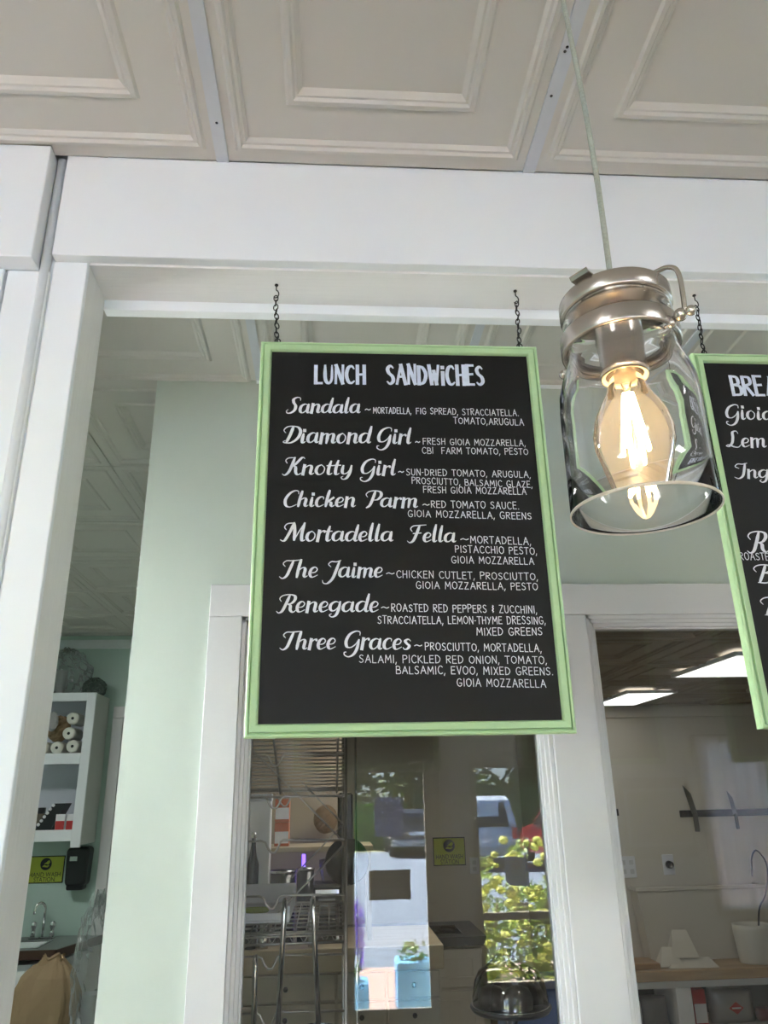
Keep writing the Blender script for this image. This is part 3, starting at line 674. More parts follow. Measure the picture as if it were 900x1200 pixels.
# ------------------------------------------------------------------ pendant lamps
def pendant(px, py, label):
    t = thing('pendant_lamp', label, 'pendant lamp', (px, py, 2.06), 'glass jar pendant lamps over the counter')
    Z = 2.06
    def A(r, z): return (r, z)
    # jar: one closed shell, open at the bottom
    outer = [(.0580, 0), (.0578, .03), (.0576, .06), (.0574, .092), (.0565, .106), (.0530, .120), (.0490, .130), (.0468, .137), (.0465, .146), (.0478, .152), (.0478, .157), (.0462, .164), (.0466, .170), (.0470, .176), (.0458, .1825)]
    inner = [(.0428, .1825), (.0436, .176), (.0434, .166), (.0446, .156), (.0446, .152), (.0434, .146), (.0437, .137), (.0460, .128), (.0500, .117), (.0536, .104), (.0545, .092), (.0548, .06), (.0550, .03), (.0552, .001)]
    MB().lathe([(r, z + Z) for r, z in outer + inner + [(.0560, -.0012), (.0575, -.0009)]], px, py, 0, 64, close=True).build('glass_jar', JARG, t)
    MB().lathe([(.0574, -.0010), (.0576, -.0022), (.0586, -.0022), (.0588, -.0004), (.0583, .0002)], px, py, Z, 64, close=True).build('lit_rim_ring', MATS.get('lit_rim_cream') or pane_mat('lit_rim_cream', (1, .97, .92), 1.3, haze=.85, hcol=(1, .93, .82)), t)  # cream ring carries the bulb's light on the jar edge
    # lid, neck band
    l = MB().lathe([(.0001, .1830), (.0474, .1830), (.0482, .1842), (.0482, .1970), (.0466, .1990), (.012, .2005), (.0001, .2005)], px, py, Z, 56); lid = l.build('lid', NICKEL, t)
    MB().lathe([(.0472, .1465), (.0500, .1465), (.0506, .1480), (.0506, .1620), (.0500, .1632), (.0472, .1632)], px, py, Z, 56, close=True).build('neck_band', NICKEL, t)
    MB().lathe([(.0001, .2006), (.0085, .2006), (.0085, .207), (.006, .2095), (.0001, .2095)], px, py, Z, 20).build('cord_grip', NICKEL, t)
    # socket
    s = MB().lathe([(.0001, .1828), (.0225, .1828), (.0225, .174), (.0198, .170), (.0198, .128), (.0206, .127), (.0206, .122), (.0185, .1215), (.0170, .125), (.0168, .150), (.0001, .150)], px, py, Z, 36)
    s.build('socket', NICKEL, t)
    MB().lathe([(.0168, .1235), (.0196, .1212), (.0196, .1205), (.0160, .1225)], px, py, Z, 36, close=True).build('socket_ring', mat('warm_white_ceramic', (.85, .78, .66), .4), t)
    # bulb
    b = [(.0128, .140), (.0130, .122), (.0145, .115), (.0190, .103), (.0250, .092), (.0300, .080), (.0325, .067), (.0322, .056), (.0290, .045), (.0230, .0365), (.0140, .0315), (.0001, .030)]
    MB().lathe([(r, z + Z) for r, z in b], px, py, 0, 40).build('bulb', BULBG, t)
    MB().lathe([(.0001, .1495), (.0132, .1495), (.0132, .128), (.0001, .128)], px, py, Z, 24).build('bulb_cap', NICKEL, t)
    st = MB(); st.tube([(px, py, Z + .128), (px, py, Z + .108)], [.0075, .003], 10); st.tube([(px, py, Z + .108), (px, py, Z + .052)], .0012, 6); st.build('bulb_stem', BULBG, t)
    for k in range(6):
        a = 2 * PI * k / 6 + .3
        f = MB(); f.tube([(px + .0035 * math.cos(a), py + .0035 * math.sin(a), Z + .104), (px + .0105 * math.cos(a + .25), py + .0105 * math.sin(a + .25), Z + .052)], .0019, 8)
        f.build('filament', FIL, t)
    # bail wire with ball ends
    dx, dy = .58, -.81
    R = .0545; ax = Vector((px, py, Z)); D = Vector((dx, dy, 0))
    z0 = .1525
    a0 = ax + D * R + Vector((0, 0, z0)); b0 = ax - D * (R + .001) + Vector((0, 0, z0))
    a1 = a0 + D * .006
    pts = [a1 + D * .001, a1 + D * .002 + Vector((0, 0, .018)), a1 + D * .002 + Vector((0, 0, .034)), a1 + D * .000 + Vector((0, 0, .043)), a1 + D * -.005 + Vector((0, 0, .048)), a1 + D * -.012 + Vector((0, 0, .0505)), a1 + D * -.030 + Vector((0, 0, .0515)), ax + D * .012 + Vector((0, 0, .2045))]
    MB().tube(spl3([tuple(q) for q in pts], 4), .0021, 10).build('bail_wire', NICKEL, t)
    MB().tube([ax - D * .012 + Vector((0, 0, .206)), ax - D * .030 + Vector((0, 0, .206)), ax - D * .046 + Vector((0, 0, .207)), ax - D * .0535 + Vector((0, 0, .200)), ax - D * .0548 + Vector((0, 0, .18)), b0], .0012, 8).build('bail_wire', NICKEL, t)
    cl = MB(); q = ax - Vector((.030, .022, 0)) + Vector((0, 0, .199)); u = Vector((-.62, -.45, 0)); vv = Vector((.5, -.72, 0)).normalized() * .009
    for (s0, s1, h0, h1) in ((-.010, .016, .0008, .002), (.016, .0185, .002, .0045)):
        A0 = q + u * s0 + Vector((0, 0, h0)); A1 = q + u * s1 + Vector((0, 0, h1))
        cl.quad(A0 - vv, A1 - vv, A1 + vv, A0 + vv); k = Vector((0, 0, .0014)); cl.quad(A0 + vv + k, A1 + vv + k, A1 - vv + k, A0 - vv + k)
        cl.quad(A0 - vv, A0 - vv + k, A1 - vv + k, A1 - vv); cl.quad(A1 - vv, A1 - vv + k, A1 + vv + k, A1 + vv); cl.quad(A0 + vv, A1 + vv, A1 + vv + k, A0 + vv + k)
    cl.build('lid_clip', NICKEL, t)
    for nm, pts_ in (('pivot_knob', (a0 + D * .003, a0 + D * .012 + Vector((0, 0, -.001)), a0 + Vector((-.004, .004, -.004)))), ('pivot_knob', (b0, b0 - D * .006))):
        kb = MB()
        for p in pts_: kb.ball(p, .0056 if p is pts_[0] else .0044, 14, 8)
        kb.tube([ax + (-D if pts_[0] is b0 else D) * .050 + Vector((0, 0, z0)), pts_[0]], .002, 8)
        kb.build(nm, NICKEL, t)
    wv = MB(); wv.tube([a0 + Vector((0, 0, -.001)), a0 + Vector((-.012, .004, -.010)), a0 + Vector((-.022, .008, -.006))], .0014, 6); wv.build('latch_wire', NICKEL, t)
    c = MB(); pts = []
    for i in range(24):
        u_ = i / 23; pts.append((px - .006 * math.sin(u_ * PI * .5) + .0035 * math.sin(u_ * PI * 2.2), py, Z + .205 + u_ * (H - Z - .205 - .012)))
    c.tube(pts, .0026, 10); c.build('cord', CORD, t)
    MB().lathe([(.0001, -.022), (.045, -.022), (.058, -.012), (.060, 0)], px - .006, py, H, 32).build('ceiling_rose', NICKEL, t)
    return t
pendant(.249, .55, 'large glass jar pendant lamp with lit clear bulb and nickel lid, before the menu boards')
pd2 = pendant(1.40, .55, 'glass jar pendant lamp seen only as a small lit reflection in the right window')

# ------------------------------------------------------------------ sink room on the left (everything stands on the rear wall, y 5.85)
cb = thing('wall_cabinet', 'white open wall cabinet with two compartments above the hand wash sign', 'cabinet', (-2.3, 5.68, 1.61))
CX0, CX1, CYf, CYb, CZ0, CZ1 = -2.94, -1.645, 5.50, 5.848, 1.615, 2.56
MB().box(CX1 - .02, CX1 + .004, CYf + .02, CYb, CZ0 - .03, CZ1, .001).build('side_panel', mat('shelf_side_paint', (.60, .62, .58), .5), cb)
MB().box(CX0, CX0 + .02, CYf + .02, CYb, CZ0 - .03, CZ1, .001).build('side_panel', WHITE, cb)
MB().box(CX0 + .02, CX1 - .02, CYf + .02, CYb, CZ1 - .02, CZ1).build('top_panel', WHITE, cb)
MB().box(CX0 + .02, CX1 - .02, CYb - .01, CYb, CZ0, CZ1 - .02).build('back_panel', mat('cabinet_back_paint', (.62, .64, .70), .6), cb)
for z in (1.625, 2.105): MB().box(CX0 + .02, CX1 - .02, CYf + .015, CYb - .01, z, z + .04).build('shelf', WHITE, cb)
MB().box(CX1 - .055, CX1 + .006, CYf, CYf + .02, CZ0 - .045, CZ1 + .002, .001).build('frame_stile', WHITE, cb)
MB().box(CX0, CX1 - .0555, CYf, CYf + .02, CZ1 - .055, CZ1 + .002, .001).build('frame_rail', WHITE, cb)
for z in (1.61, 2.09): MB().box(CX0, CX1 - .0555, CYf, CYf + .0195, z, z + .07, .001).build('frame_rail', WHITE, cb)
# rolls in bags, upper compartment
def cup_roll(x, z, label, r=.042):
    t = thing('cup_sleeve', label, 'cup stack', (x, 5.62, z - r), 'sleeves of lids in the upper cabinet compartment')
    MB_ = MB(); pr = [(.010, -.11), (.030, -.113), (r * .96, -.108), (r, -.095), (r, .08), (r * .9, .09), (.002, .09)]
    n = []
    mb = MB(); seg = 22
    for i in range(seg):
        a = 2 * PI * i / seg
        for q, yy in pr: mb.v.append((x + q * math.cos(a) * (1 + .03 * math.sin(3 * a)), 5.62 + yy, z + q * math.sin(a)))
    m = len(pr)
    for i in range(seg):
        j = (i + 1) % seg
        for k in range(m - 1): mb.f.append((i * m + k, i * m + k + 1, j * m + k + 1, j * m + k)); mb.sm.append(True)
    mb.build('sleeve', mat('cream_plastic_wrap', (.72, .70, .62), .35, noise=.1, nscale=30, bump=.4, bscale=30), t)
    h = MB(); h.lathe([(.0001, 0), (.010, 0)], 0, 0, 0, 12); h.v = [(x + a, 5.62 - .109, z + b) for a, b, c in h.v]; h.build('core_hole', DARKP, t)
for (x, z, lb_) in ((-1.785, 2.390, 'top right lid sleeve with a dark core hole, against the cabinet side'), (-1.800, 2.290, 'middle right lid sleeve under the top one in the cabinet'), (-1.765, 2.205, 'bottom right lid sleeve in the cabinet corner'),
                    (-1.868, 2.197, 'bottom lid sleeve left of the corner one in the cabinet'), (-1.965, 2.197, 'bottom left lid sleeve beside the white post')):
    cup_roll(x, z, lb_)
def lumpy(name, c, r, m, seed, sz=(1, 1, 1), amp=.12, seg=28, rings=18, parent=None, base=None, crease=9):
    rnd = random.Random(seed); ph = [(rnd.uniform(0, 6), rnd.uniform(1, crease), rnd.uniform(1, crease), rnd.uniform(.3, 1)) for _ in range(7)]
    mb = MB(); 
    for i in range(rings + 1):
        t = PI * i / rings
        for j in range(seg):
            a = 2 * PI * j / seg; d = 0
            for p, k1, k2, am in ph: d += am * abs(math.sin(p + round(k1) * a + k2 * t)) 
            q = r * (1 + amp * (d / 3 - .5)) ; rr = q * math.sin(t)
            z = -q * math.cos(t) * sz[2] + c[2]
            if base is not None: z = max(z, base)
            mb.v.append((c[0] + rr * math.cos(a) * sz[0], c[1] + rr * math.sin(a) * sz[1], z))
    for i in range(rings):
        for j in range(seg):
            e = (j + 1) % seg; mb.f.append((i * seg + j, i * seg + e, (i + 1) * seg + e, (i + 1) * seg + j)); mb.sm.append(False)
    return mb.build(name, m, parent)
bg_ = lumpy('paper_bag', (-1.925, 5.68, 2.335), .072, KRAFT, 3, (1, .8, 1.05), .25)
tag(bg_, 'crumpled brown paper bag lying left of the lid sleeves in the cabinet', 'bag')
bn = lumpy('napkin_bundle', (-1.935, 5.56, 2.375), .044, mat('grey_white_napkin', (.45, .45, .44), .8, noise=.2, nscale=20), 5, (.8, .6, 1.3), .2)
tag(bn, 'grey white folded napkin sticking out of the brown bag in the cabinet', 'napkin')
pbg = lumpy('plastic_bag', (-1.93, 5.68, 2.70), .145, THINP, 8, (1, .8, 1.05), .45, 34, 22, base=2.562)
tag(pbg, 'clear crinkled plastic bag standing on top of the white cabinet', 'bag')
cup_stack = MB()
for k in range(5): cup_stack.lathe([(.028, k * .022), (.040, k * .022 + .07), (.042, k * .022 + .072)], -1.95, 5.68, 2.58, 20)
tag(cup_stack.build('cup_stack', mat('grey_cup_plastic', (.5, .52, .50), .4), None), 'pale cups stacked inside the plastic bag on the cabinet', 'cup stack')
dkb = lumpy('dark_plastic_bag', (-1.705, 5.66, 2.615), .056, mat('dark_green_film', (.07, .10, .08), .3), 12, (1.2, .8, 1.0), .5, base=2.562)
tag(dkb, 'low dark green film bag beside the clear bag on the cabinet', 'bag')
# lower compartment
cp = thing('capsule_rack', 'slanting black rack with a row of white capsules in the lower compartment', 'rack', (-1.90, 5.60, 1.665))
r = MB(); n0 = [(-1.975, 1.666), (-1.86, 1.666), (-1.775, 1.842), (-1.85, 1.842), (-1.955, 1.70)]
r.poly([(a, 5.55, b) for a, b in n0]); r.poly([(a, 5.68, b) for a, b in n0[::-1]])
for i in range(5):
    a = n0[i]; b = n0[(i + 1) % 5]; r.quad((a[0], 5.55, a[1]), (a[0], 5.68, a[1]), (b[0], 5.68, b[1]), (b[0], 5.55, b[1]))
r.build('rack_body', DARKP, cp)
for k in range(6):
    u = k / 5; c = (-1.935 + .082 * u, 5.547, 1.713 + .118 * u)
    m = MB().lathe([(.0001, -.006), (.010, -.005), (.0105, .0)], 0, 0, 0, 14); m.v = [(c[0] + a, c[1] + z, c[2] + b) for a, b, z in m.v]; m.build('capsule', PAPERW, cp)
def carton(x0, x1, y0, y1, z0, z1, label, mats, nm='carton', cat='box', grp=None):
    t = thing(nm, label, cat, ((x0 + x1) / 2, (y0 + y1) / 2, z0), grp)
    MB().box(x0, x1, y0, y1, z0, z1, .001).build('carton_body', mats[0], t)
    dz = z1 - z0
    MB().box(x0 + .002, x1 - .002, y0 - .0012, y0, z0 + dz * .12, z0 + dz * .62).build('printed_band', mats[1], t)
    if len(mats) > 2: MB().box(x0 + .002, x1 - .002, y0 - .0012, y0, z0 + .002, z0 + dz * .11).build('printed_foot', mats[2], t)
    return t
carton(-1.818, -1.757, 5.518, 5.546, 1.6655, 1.775, 'small red and white carton beside the slanting capsule rack, the left of two', (PAPERW, RED, BLUEP))
carton(-1.748, -1.70, 5.518, 5.546, 1.6655, 1.775, 'small red and white carton against the cabinet side, the right of two', (PAPERW, RED, BLUEP))
j = thing('spice_jar', 'dark lidded jar at the left of the lower compartment', 'jar', (-1.985, 5.62, 1.6655))
MB().lathe([(.0001, 0), (.032, 0), (.033, .06), (.028, .10), (.024, .112)], -1.990, 5.73, 1.6665, 24).build('jar_body', mat('brown_glassy', (.16, .13, .09), .2), j)
MB().lathe([(.026, .112), (.028, .113), (.028, .15), (.0001, .151)], -1.990, 5.73, 1.6665, 24).build('jar_lid', DARKP, j)
bl = lumpy('blue_packet', (-2.0, 5.55, 1.70), .04, mat('dark_blue_packet', (.04, .06, .12), .5), 22, (1.2, .6, .9), .2, 16, 10, base=1.6655)
tag(bl, 'dark blue packet in front of the lidded jar in the cabinet', 'packet')
gl = MB().lathe([(.0001, .0), (.022, .0), (.024, .13), (.020, .14), (.020, .19)], -1.70, 5.70, 1.666, 20)
tag(gl.build('clear_bottle', CLEARP), 'clear bottle at the back of the lower compartment, by its right side', 'bottle')
# hand wash sign
def wash_sign(x0, x1, y, z0, z1, label):
    t = thing('hand_wash_sign', label, 'sign', ((x0 + x1) / 2, y, z0)); W = x1 - x0; Hh = z1 - z0; cx = (x0 + x1) / 2
    MB().box(x0, x1, y - .004, y, z0, z1, .001).build('sign_plate', DARKP, t)
    MB().box(x0 + W * .025, x1 - W * .025, y - .0052, y - .003, z0 + Hh * .035, z1 - Hh * .035).build('sign_face', YG, t)
    d = MB().lathe([(.0001, 0), (Hh * .225, 0)], 0, 0, 0, 36); d.v = [(cx + .0 + a, y - .0058, z0 + Hh * .70 + b) for a, b, c in d.v]; d.build('emblem_disc', DARKP, t)
    e = MB(); s = Hh * .225; o = (cx, y - .0064, z0 + Hh * .70)
    def P(*q): return [(o[0] + a * s, o[1], o[2] + b * s) for a, b in q]
    e.poly(P((-.62, -.45), (.30, -.55), (.62, -.28), (.50, -.18), (.05, -.28), (-.2, -.12), (-.45, -.22)))
    e.poly(P((-.15, .02), (.45, -.1), (.70, .30), (.55, .62), (.32, .55), (.05, .30), (-.38, .02)))
    e.build('hands_emblem', YG, t)
    text_mb('HAND WASH', cx, y - .0060, z0 + Hh * .235, Hh * .235, W * .84).build('lettering', DARKP, t)
    text_mb('STATION', cx, y - .0060, z0 + Hh * .055, Hh * .235, W * .56).build('lettering', DARKP, t)
wash_sign(-2.075, -1.828, 5.848, 1.335, 1.505, 'yellow green HAND WASH STATION sign beside the black dispenser on the green wall')
dp = thing('soap_dispenser', 'black wall dispenser with a small chrome badge right of the hand wash sign', 'dispenser', (-1.715, 5.80, 1.29))
def rounded_box(mb, x0, x1, y0, y1, z0, z1, r, taper=0):
    n = len(mb.v); K = 5; ring = []
    for cx, cz, a0 in ((x1 - r, z1 - r, 0), (x0 + r, z1 - r, 90), (x0 + r, z0 + r, 180), (x1 - r, z0 + r, 270)):
        for i in range(K + 1):
            a = math.radians(a0 + 90 * i / K); ring.append((cx + r * math.cos(a), cz + r * math.sin(a)))
    mx, mz = (x0 + x1) / 2, (z0 + z1) / 2; L = []
    for s, yy in ((1, y1), (1, y0 + .25 * (y1 - y0)), (.97, y0 + .08 * (y1 - y0)), (.86, y0), (.0, y0 - .0)):
        L.append([(mx + (a - mx) * s * (1 - taper * (z1 - b) / (z1 - z0)), yy, mz + (b - mz) * s) for a, b in ring])
    m = len(ring)
    for l in L: mb.v += l
    for i in range(len(L) - 1):
        for k in range(m):
            e = (k + 1) % m; mb.f.append((n + i * m + k, n + (i + 1) * m + k, n + (i + 1) * m + e, n + i * m + e)); mb.sm.append(i > 0 and i < 3)
    return mb
rounded_box(MB(), -1.792, -1.640, 5.73, 5.848, 1.318, 1.562, .03, .12).build('housing', DARKP, dp)
rounded_box(MB(), -1.772, -1.660, 5.74, 5.82, 1.295, 1.34, .012).build('push_lever', DARKP, dp)
MB().box(-1.762, -1.712, 5.727, 5.732, 1.475, 1.505, .001).build('badge', STEEL, dp)
# counter with clipped corner, basin, faucet
cn = thing('sink_counter', 'grey topped corner counter with dark brown edge and white base under the sign', 'counter', (-2.2, 5.6, 0))
def slab(mb, pl, z0, z1):
    mb.poly([(a, b, z1) for a, b in pl]); mb.poly([(a, b, z0) for a, b in pl[::-1]])
    for i in range(len(pl)):
        a = pl[i]; b = pl[(i + 1) % len(pl)]; mb.quad((*a, z0), (*b, z0), (*b, z1), (*a, z1))
    return mb
# worktop ring round the basin hole
BX0, BX1, BY0, BY1 = -2.25, -1.80, 5.40, 5.66
tp = MB()
for pl in ([(-2.93, 5.335), (BX0, 5.335), (BX0, 5.847), (-2.93, 5.847)], [(BX0, 5.335), (BX1, 5.335), (BX1, BY0), (BX0, BY0)], [(BX0, BY1), (BX1, BY1), (BX1, 5.847), (BX0, 5.847)], [(BX1, 5.335), (-1.662, 5.335), (-1.523, 5.847), (BX1, 5.847)]): slab(tp, pl, .975, 1.014)
tp.build('worktop', GREYC, cn)
ed = MB(); slab(ed, [(-2.93, 5.318), (-1.650, 5.318), (-1.650, 5.335), (-2.93, 5.335)], .966, 1.015); slab(ed, [(-1.662, 5.318), (-1.648, 5.318), (-1.508, 5.845), (-1.523, 5.847)], .966, 1.0148); ed.build('worktop_edge', BROWNE, cn)
bs_ = MB(); slab(bs_, [(-2.92, 5.38), (-1.70, 5.38), (-1.60, 5.845), (-2.93, 5.845)], 0, .93); bs_.build('base', WHITE, cn)
MB().box(-2.30, -1.75, 5.362, 5.38, .12, .90, .003).build('door', WHITE, cn)
bb = MB(); bb.box(BX0 - .012, BX1 + .012, BY0 - .012, BY0 + .004, 1.012, 1.020, .002); bb.box(BX0 - .012, BX1 + .012, BY1 - .004, BY1 + .012, 1.012, 1.020, .002); bb.box(BX0 - .012, BX0 + .004, BY0, BY1, 1.012, 1.020, .002); bb.box(BX1 - .004, BX1 + .012, BY0, BY1, 1.012, 1.020, .002)
bb.quad((BX0, BY0, 1.015), (BX0 + .03, BY0 + .03, .94), (BX0 + .03, BY1 - .03, .94), (BX0, BY1, 1.015)); bb.quad((BX1, BY0, 1.015), (BX1, BY1, 1.015), (BX1 - .03, BY1 - .03, .94), (BX1 - .03, BY0 + .03, .94))
bb.quad((BX0, BY1, 1.015), (BX0 + .03, BY1 - .03, .94), (BX1 - .03, BY1 - .03, .94), (BX1, BY1, 1.015)); bb.quad((BX0, BY0, 1.015), (BX1, BY0, 1.015), (BX1 - .03, BY0 + .03, .94), (BX0 + .03, BY0 + .03, .94)); bb.quad((BX0 + .03, BY0 + .03, .94), (BX1 - .03, BY0 + .03, .94), (BX1 - .03, BY1 - .03, .94), (BX0 + .03, BY1 - .03, .94))
bb.build('basin', STEEL, cn)
fc = thing('sink_faucet', 'chrome gooseneck faucet with two lever handles on the grey counter', 'faucet', (-1.885, 5.74, 1.014))
MB().box(-1.965, -1.805, 5.715, 5.765, 1.0145, 1.028, .004).build('base_plate', CHROME, fc)
g = MB(); gx = -1.885
g.tube([(gx, 5.74, 1.025), (gx, 5.74, 1.19)] + [(gx - .027 + .027 * math.cos(math.radians(a)), 5.74 - .02 + .02 * math.cos(math.radians(a)), 1.19 + .038 * math.sin(math.radians(a))) for a in range(15, 181, 15)] + [(gx - .054, 5.70, 1.165)], .0085, 12); g.build('spout', CHROME, fc)
for x in (-1.945, -1.825):
    k = MB().lathe([(.0001, 0), (.016, 0), (.014, .03), (.012, .045), (.018, .06), (.020, .078), (.012, .09), (.0001, .092)], x, 5.74, 1.027, 16); k.build('tap_handle', CHROME, fc)
# brown paper bag and clear bag, on a stool / cart in front
crt = thing('utility_cart', 'white cart holding the kraft bag and the bag of cups, below the sink', 'cart', (-1.4, 4.6, 0))
MB().box(-1.72, -1.08, 4.30, 4.85, .76, .785, .004).build('cart_top', WHITE, crt)
MB().box(-1.70, -1.10, 4.32, 4.83, .25, .27, .004).build('cart_shelf', WHITE, crt)
for x in (-1.70, -1.12):
    for y in (4.32, 4.81): MB().box(x, x + .025, y, y + .025, 0, .76).build('leg', STEEL, crt)
def kraft_bag():
    t = MB(); rnd = random.Random(4); seg = 40; zs = [.786, .80, .86, .92, .97, 1.01, 1.04, 1.065, 1.08, 1.092, 1.10]
    hw = [.150, .158, .160, .157, .148, .130, .105, .078, .056, .046, .052]; hd_ = [.10, .11, .115, .112, .10, .085, .065, .045, .03, .022, .026]
    ph = [rnd.uniform(0, 6) for _ in range(6)]
    for i, z in enumerate(zs):
        cx = -1.448 + .006 * math.sin(z * 30)
        for j in range(seg):
            a = 2 * PI * j / seg; f = 1 + (.02 + .05 * i / 10) * math.sin(7 * a + ph[0] + z * 9) + (.015 + .05 * i / 10) * math.sin(11 * a + ph[1] - z * 14) + .02 * math.sin(3 * a + ph[2] + z * 20)
            cs, sn = math.cos(a), math.sin(a); e = .62
            t.v.append((cx + hw[i] * f * math.copysign(abs(cs) ** e, cs), 4.60 + hd_[i] * f * math.copysign(abs(sn) ** e, sn), z + (.012 * math.sin(5 * a + ph[3]) if i > 7 else 0)))
    for i in range(len(zs) - 1):
        for j in range(seg): t.f.append((i * seg + j, i * seg + (j + 1) % seg, (i + 1) * seg + (j + 1) % seg, (i + 1) * seg + j)); t.sm.append(False)
    t.f.append(tuple(range(seg))[::-1]); t.sm.append(False); t.f.append(tuple(range((len(zs) - 1) * seg, len(zs) * seg))); t.sm.append(False)
    return t
tag(kraft_bag().build('kraft_bag', KRAFT), 'large brown kraft bag with gathered top below the sink counter', 'bag')
cbg = thing('cup_bag', 'clear plastic bag of white cups at the edge of the green wall', 'bag', (-1.205, 4.45, .786))
lumpy('bag_film', (-1.190, 4.45, 1.04), .10, THINP, 31, (.75, .7, 2.55), .5, 30, 26, cbg, base=.787)
c = MB()
for k in range(4): c.lathe([(.040, k * .03), (.047, k * .03 + .075), (.049, k * .03 + .077)], -1.185, 4.45, .79, 24)
c.build('cup', PAPERW, cbg)
# ------------------------------------------------------------------ kitchen behind the left window

RX0, RX1, RY0, RY1 = -.30, .037, 2.12, 2.58
rk = thing('wire_rack', 'chrome wire rack with tray runners and cross braces behind the left window', 'rack', (-.13, 2.35, 0))
for x, y in ((RX0, RY0), (RX1, RY0), (RX0, RY1), (RX1, RY1)):
    MB().tube([(x, y, 0), (x, y, 2.12)], .0042, 8).build('post', STEELW, rk)
MB().tube([(RX1 + .028, 2.16, 0), (RX1 + .028, 2.16, 2.12)], .0028, 8).build('post', CHROME, rk)
def wire_shelf(za, zb, y0, y1, n=18):
    s = MB()
    for k in range(n):
        u = k / (n - 1); y = y0 + (y1 - y0) * u; z = za + (zb - za) * u
        s.tube([(RX0, y, z), (RX1, y, z)], .0023, 5)
    for x in (RX0 + .04, (RX0 + RX1) / 2 - .03, RX1 - .02): s.tube([(x, y0, za - .006), (x, y1, zb - .006)], .0035, 6)
    for yy, z in ((y0, za), (y1, zb)):
        s.tube([(RX0, yy, z + .006), (RX1, yy, z + .006)], .0034, 6); s.tube([(RX0, yy, z - .016), (RX1, yy, z - .016)], .0034, 6)
        m = 26; s.tube([(RX0 + (RX1 - RX0) * i / m, yy, z + (.005 if i % 2 else -.015)) for i in range(m + 1)], .0016, 4)
    return s
wire_shelf(2.035, 1.868, 2.13, 2.57, 19).build('wire_shelf', STEELW, rk)
lo = wire_shelf(1.528, 1.545, 2.13, 2.57, 9)
for k in range(12): x = RX0 + (RX1 - RX0) * (k + .5) / 12; lo.tube([(x, 2.13, 1.531), (x, 2.57, 1.548)], .0018, 4)
lo.build('wire_shelf', STEELW, rk)
for i, z in enumerate((1.955, 1.850, 1.745, 1.618, 1.487, 1.368, 1.24)):
    for y in ((RY0,) if i != 1 else (RY0, RY1)):
        dx = -.148
        MB().tube([(RX0, y, z), (dx - .030, y, z + .002), (dx - .020, y, z - .002), (dx - .012, y, z - .018), (dx - .004, y, z - .026), (dx + .005, y, z - .026), (dx + .012, y, z - .016), (dx + .018, y, z - .001), (dx + .026, y, z + .003), (RX1, y, z)], .0028, 6).build('tray_runner', STEELW, rk)
for a, b in (((-.235, 2.20, 1.99), (RX1, 2.20, 1.733)), ((RX1, 2.20, 1.733), (RX0, 2.20, 1.42)), ((-.10, 2.56, 1.90), (RX1, 2.56, 1.768)), ((RX1, 2.56, 1.768), (-.12, 2.56, 1.62))):
    MB().tube([a, b], .0026, 6).build('cross_brace', STEELW, rk)
def ladle(x, ztop, lean, label):
    t = thing('ladle', label, 'ladle', (x, 2.10, ztop), 'ladles hanging in front of the rack')
    zb = 1.325 if x > -.15 else 1.24
    h = MB(); y = 2.092
    h.tube([(x - .002, y + .026, ztop - .022), (x - .002, y + .024, ztop - .004), (x, y + .012, ztop), (x, y, ztop - .003), (x + lean * .1, y, ztop - .03), (x + lean, y, zb + .02)], [.005, .006, .0062, .0062, .0064, .0066], 10)
    h.build('handle', CHROME, t)
    MB().lathe([(.038, 0), (.036, -.012), (.028, -.026), (.014, -.034), (.0001, -.036), (.0001, -.034), (.013, -.032), (.027, -.024), (.0345, -.012), (.0365, 0)], x + lean, y - .002, zb + .02, 24).build('bowl', STEEL, t)
ladle(-.1130, 1.612, -.010, 'middle chrome ladle hanging on the rack, its handle leaning left')
ladle(-.0440, 1.614, .016, 'right chrome ladle hanging on the rack, its handle leaning right')
ladle(-.180, 1.490, .001, 'left chrome ladle hanging lower on the rack by the window casing')
tr = thing('food_tray', 'white tray with a green oval dish on the lower wire shelf', 'tray', (-.19, 2.35, 1.555))
t_ = MB().box(-.285, -.105, 2.17, 2.52, 1.553, 1.560, .002); t_.box(-.285, -.105, 2.17, 2.176, 1.56, 1.575); t_.box(-.285, -.105, 2.514, 2.52, 1.56, 1.61); t_.box(-.285, -.279, 2.176, 2.514, 1.56, 1.59); t_.box(-.111, -.105, 2.176, 2.514, 1.56, 1.59)
t_.build('tray_body', PAPERW, tr)
di = MB().lathe([(.0001, .0), (.030, .001), (.036, .012), (.033, .012), (.0001, .006)], -.195, 2.25, 1.567, 24, sx=1, sy=.6); di.build('green_dish', mat('lime_green_plastic', (.30, .40, .04), .4), tr)
pt = thing('frying_pan', 'black round pan and handle hanging behind the rack posts', 'pan', (.06, 2.66, 1.85))
p = MB().lathe([(.0001, 0), (.062, 0), (.070, .025), (.068, .025), (.060, .003), (.0001, .003)], 0, 0, 0, 32); p.v = [(.050 + a, 2.68 - c, 1.655 + b) for a, b, c in p.v]; p.build('pan_body', DARKP, pt)
MB().box(.020, .070, 2.655, 2.68, 1.715, 1.86, .006).build('pan_handle', DARKP, pt)
def pitcher(x, y, z, r, h, label, m, cat='pitcher', nm='clear_pitcher'):
    t = thing(nm, label, cat, (x, y, z)); MB().lathe([(.0001, 0), (r * .85, 0), (r * .88, .01), (r, h), (r * .97, h), (r * .84, .012), (.0001, .008)], x, y, z, 28).build('body', m, t)
    MB().lathe([(r * .99, h - .008), (r * 1.04, h - .006), (r * 1.04, h + .004), (r * .99, h + .004)], x, y, z, 28, close=True).build('rim', STEEL, t); return t
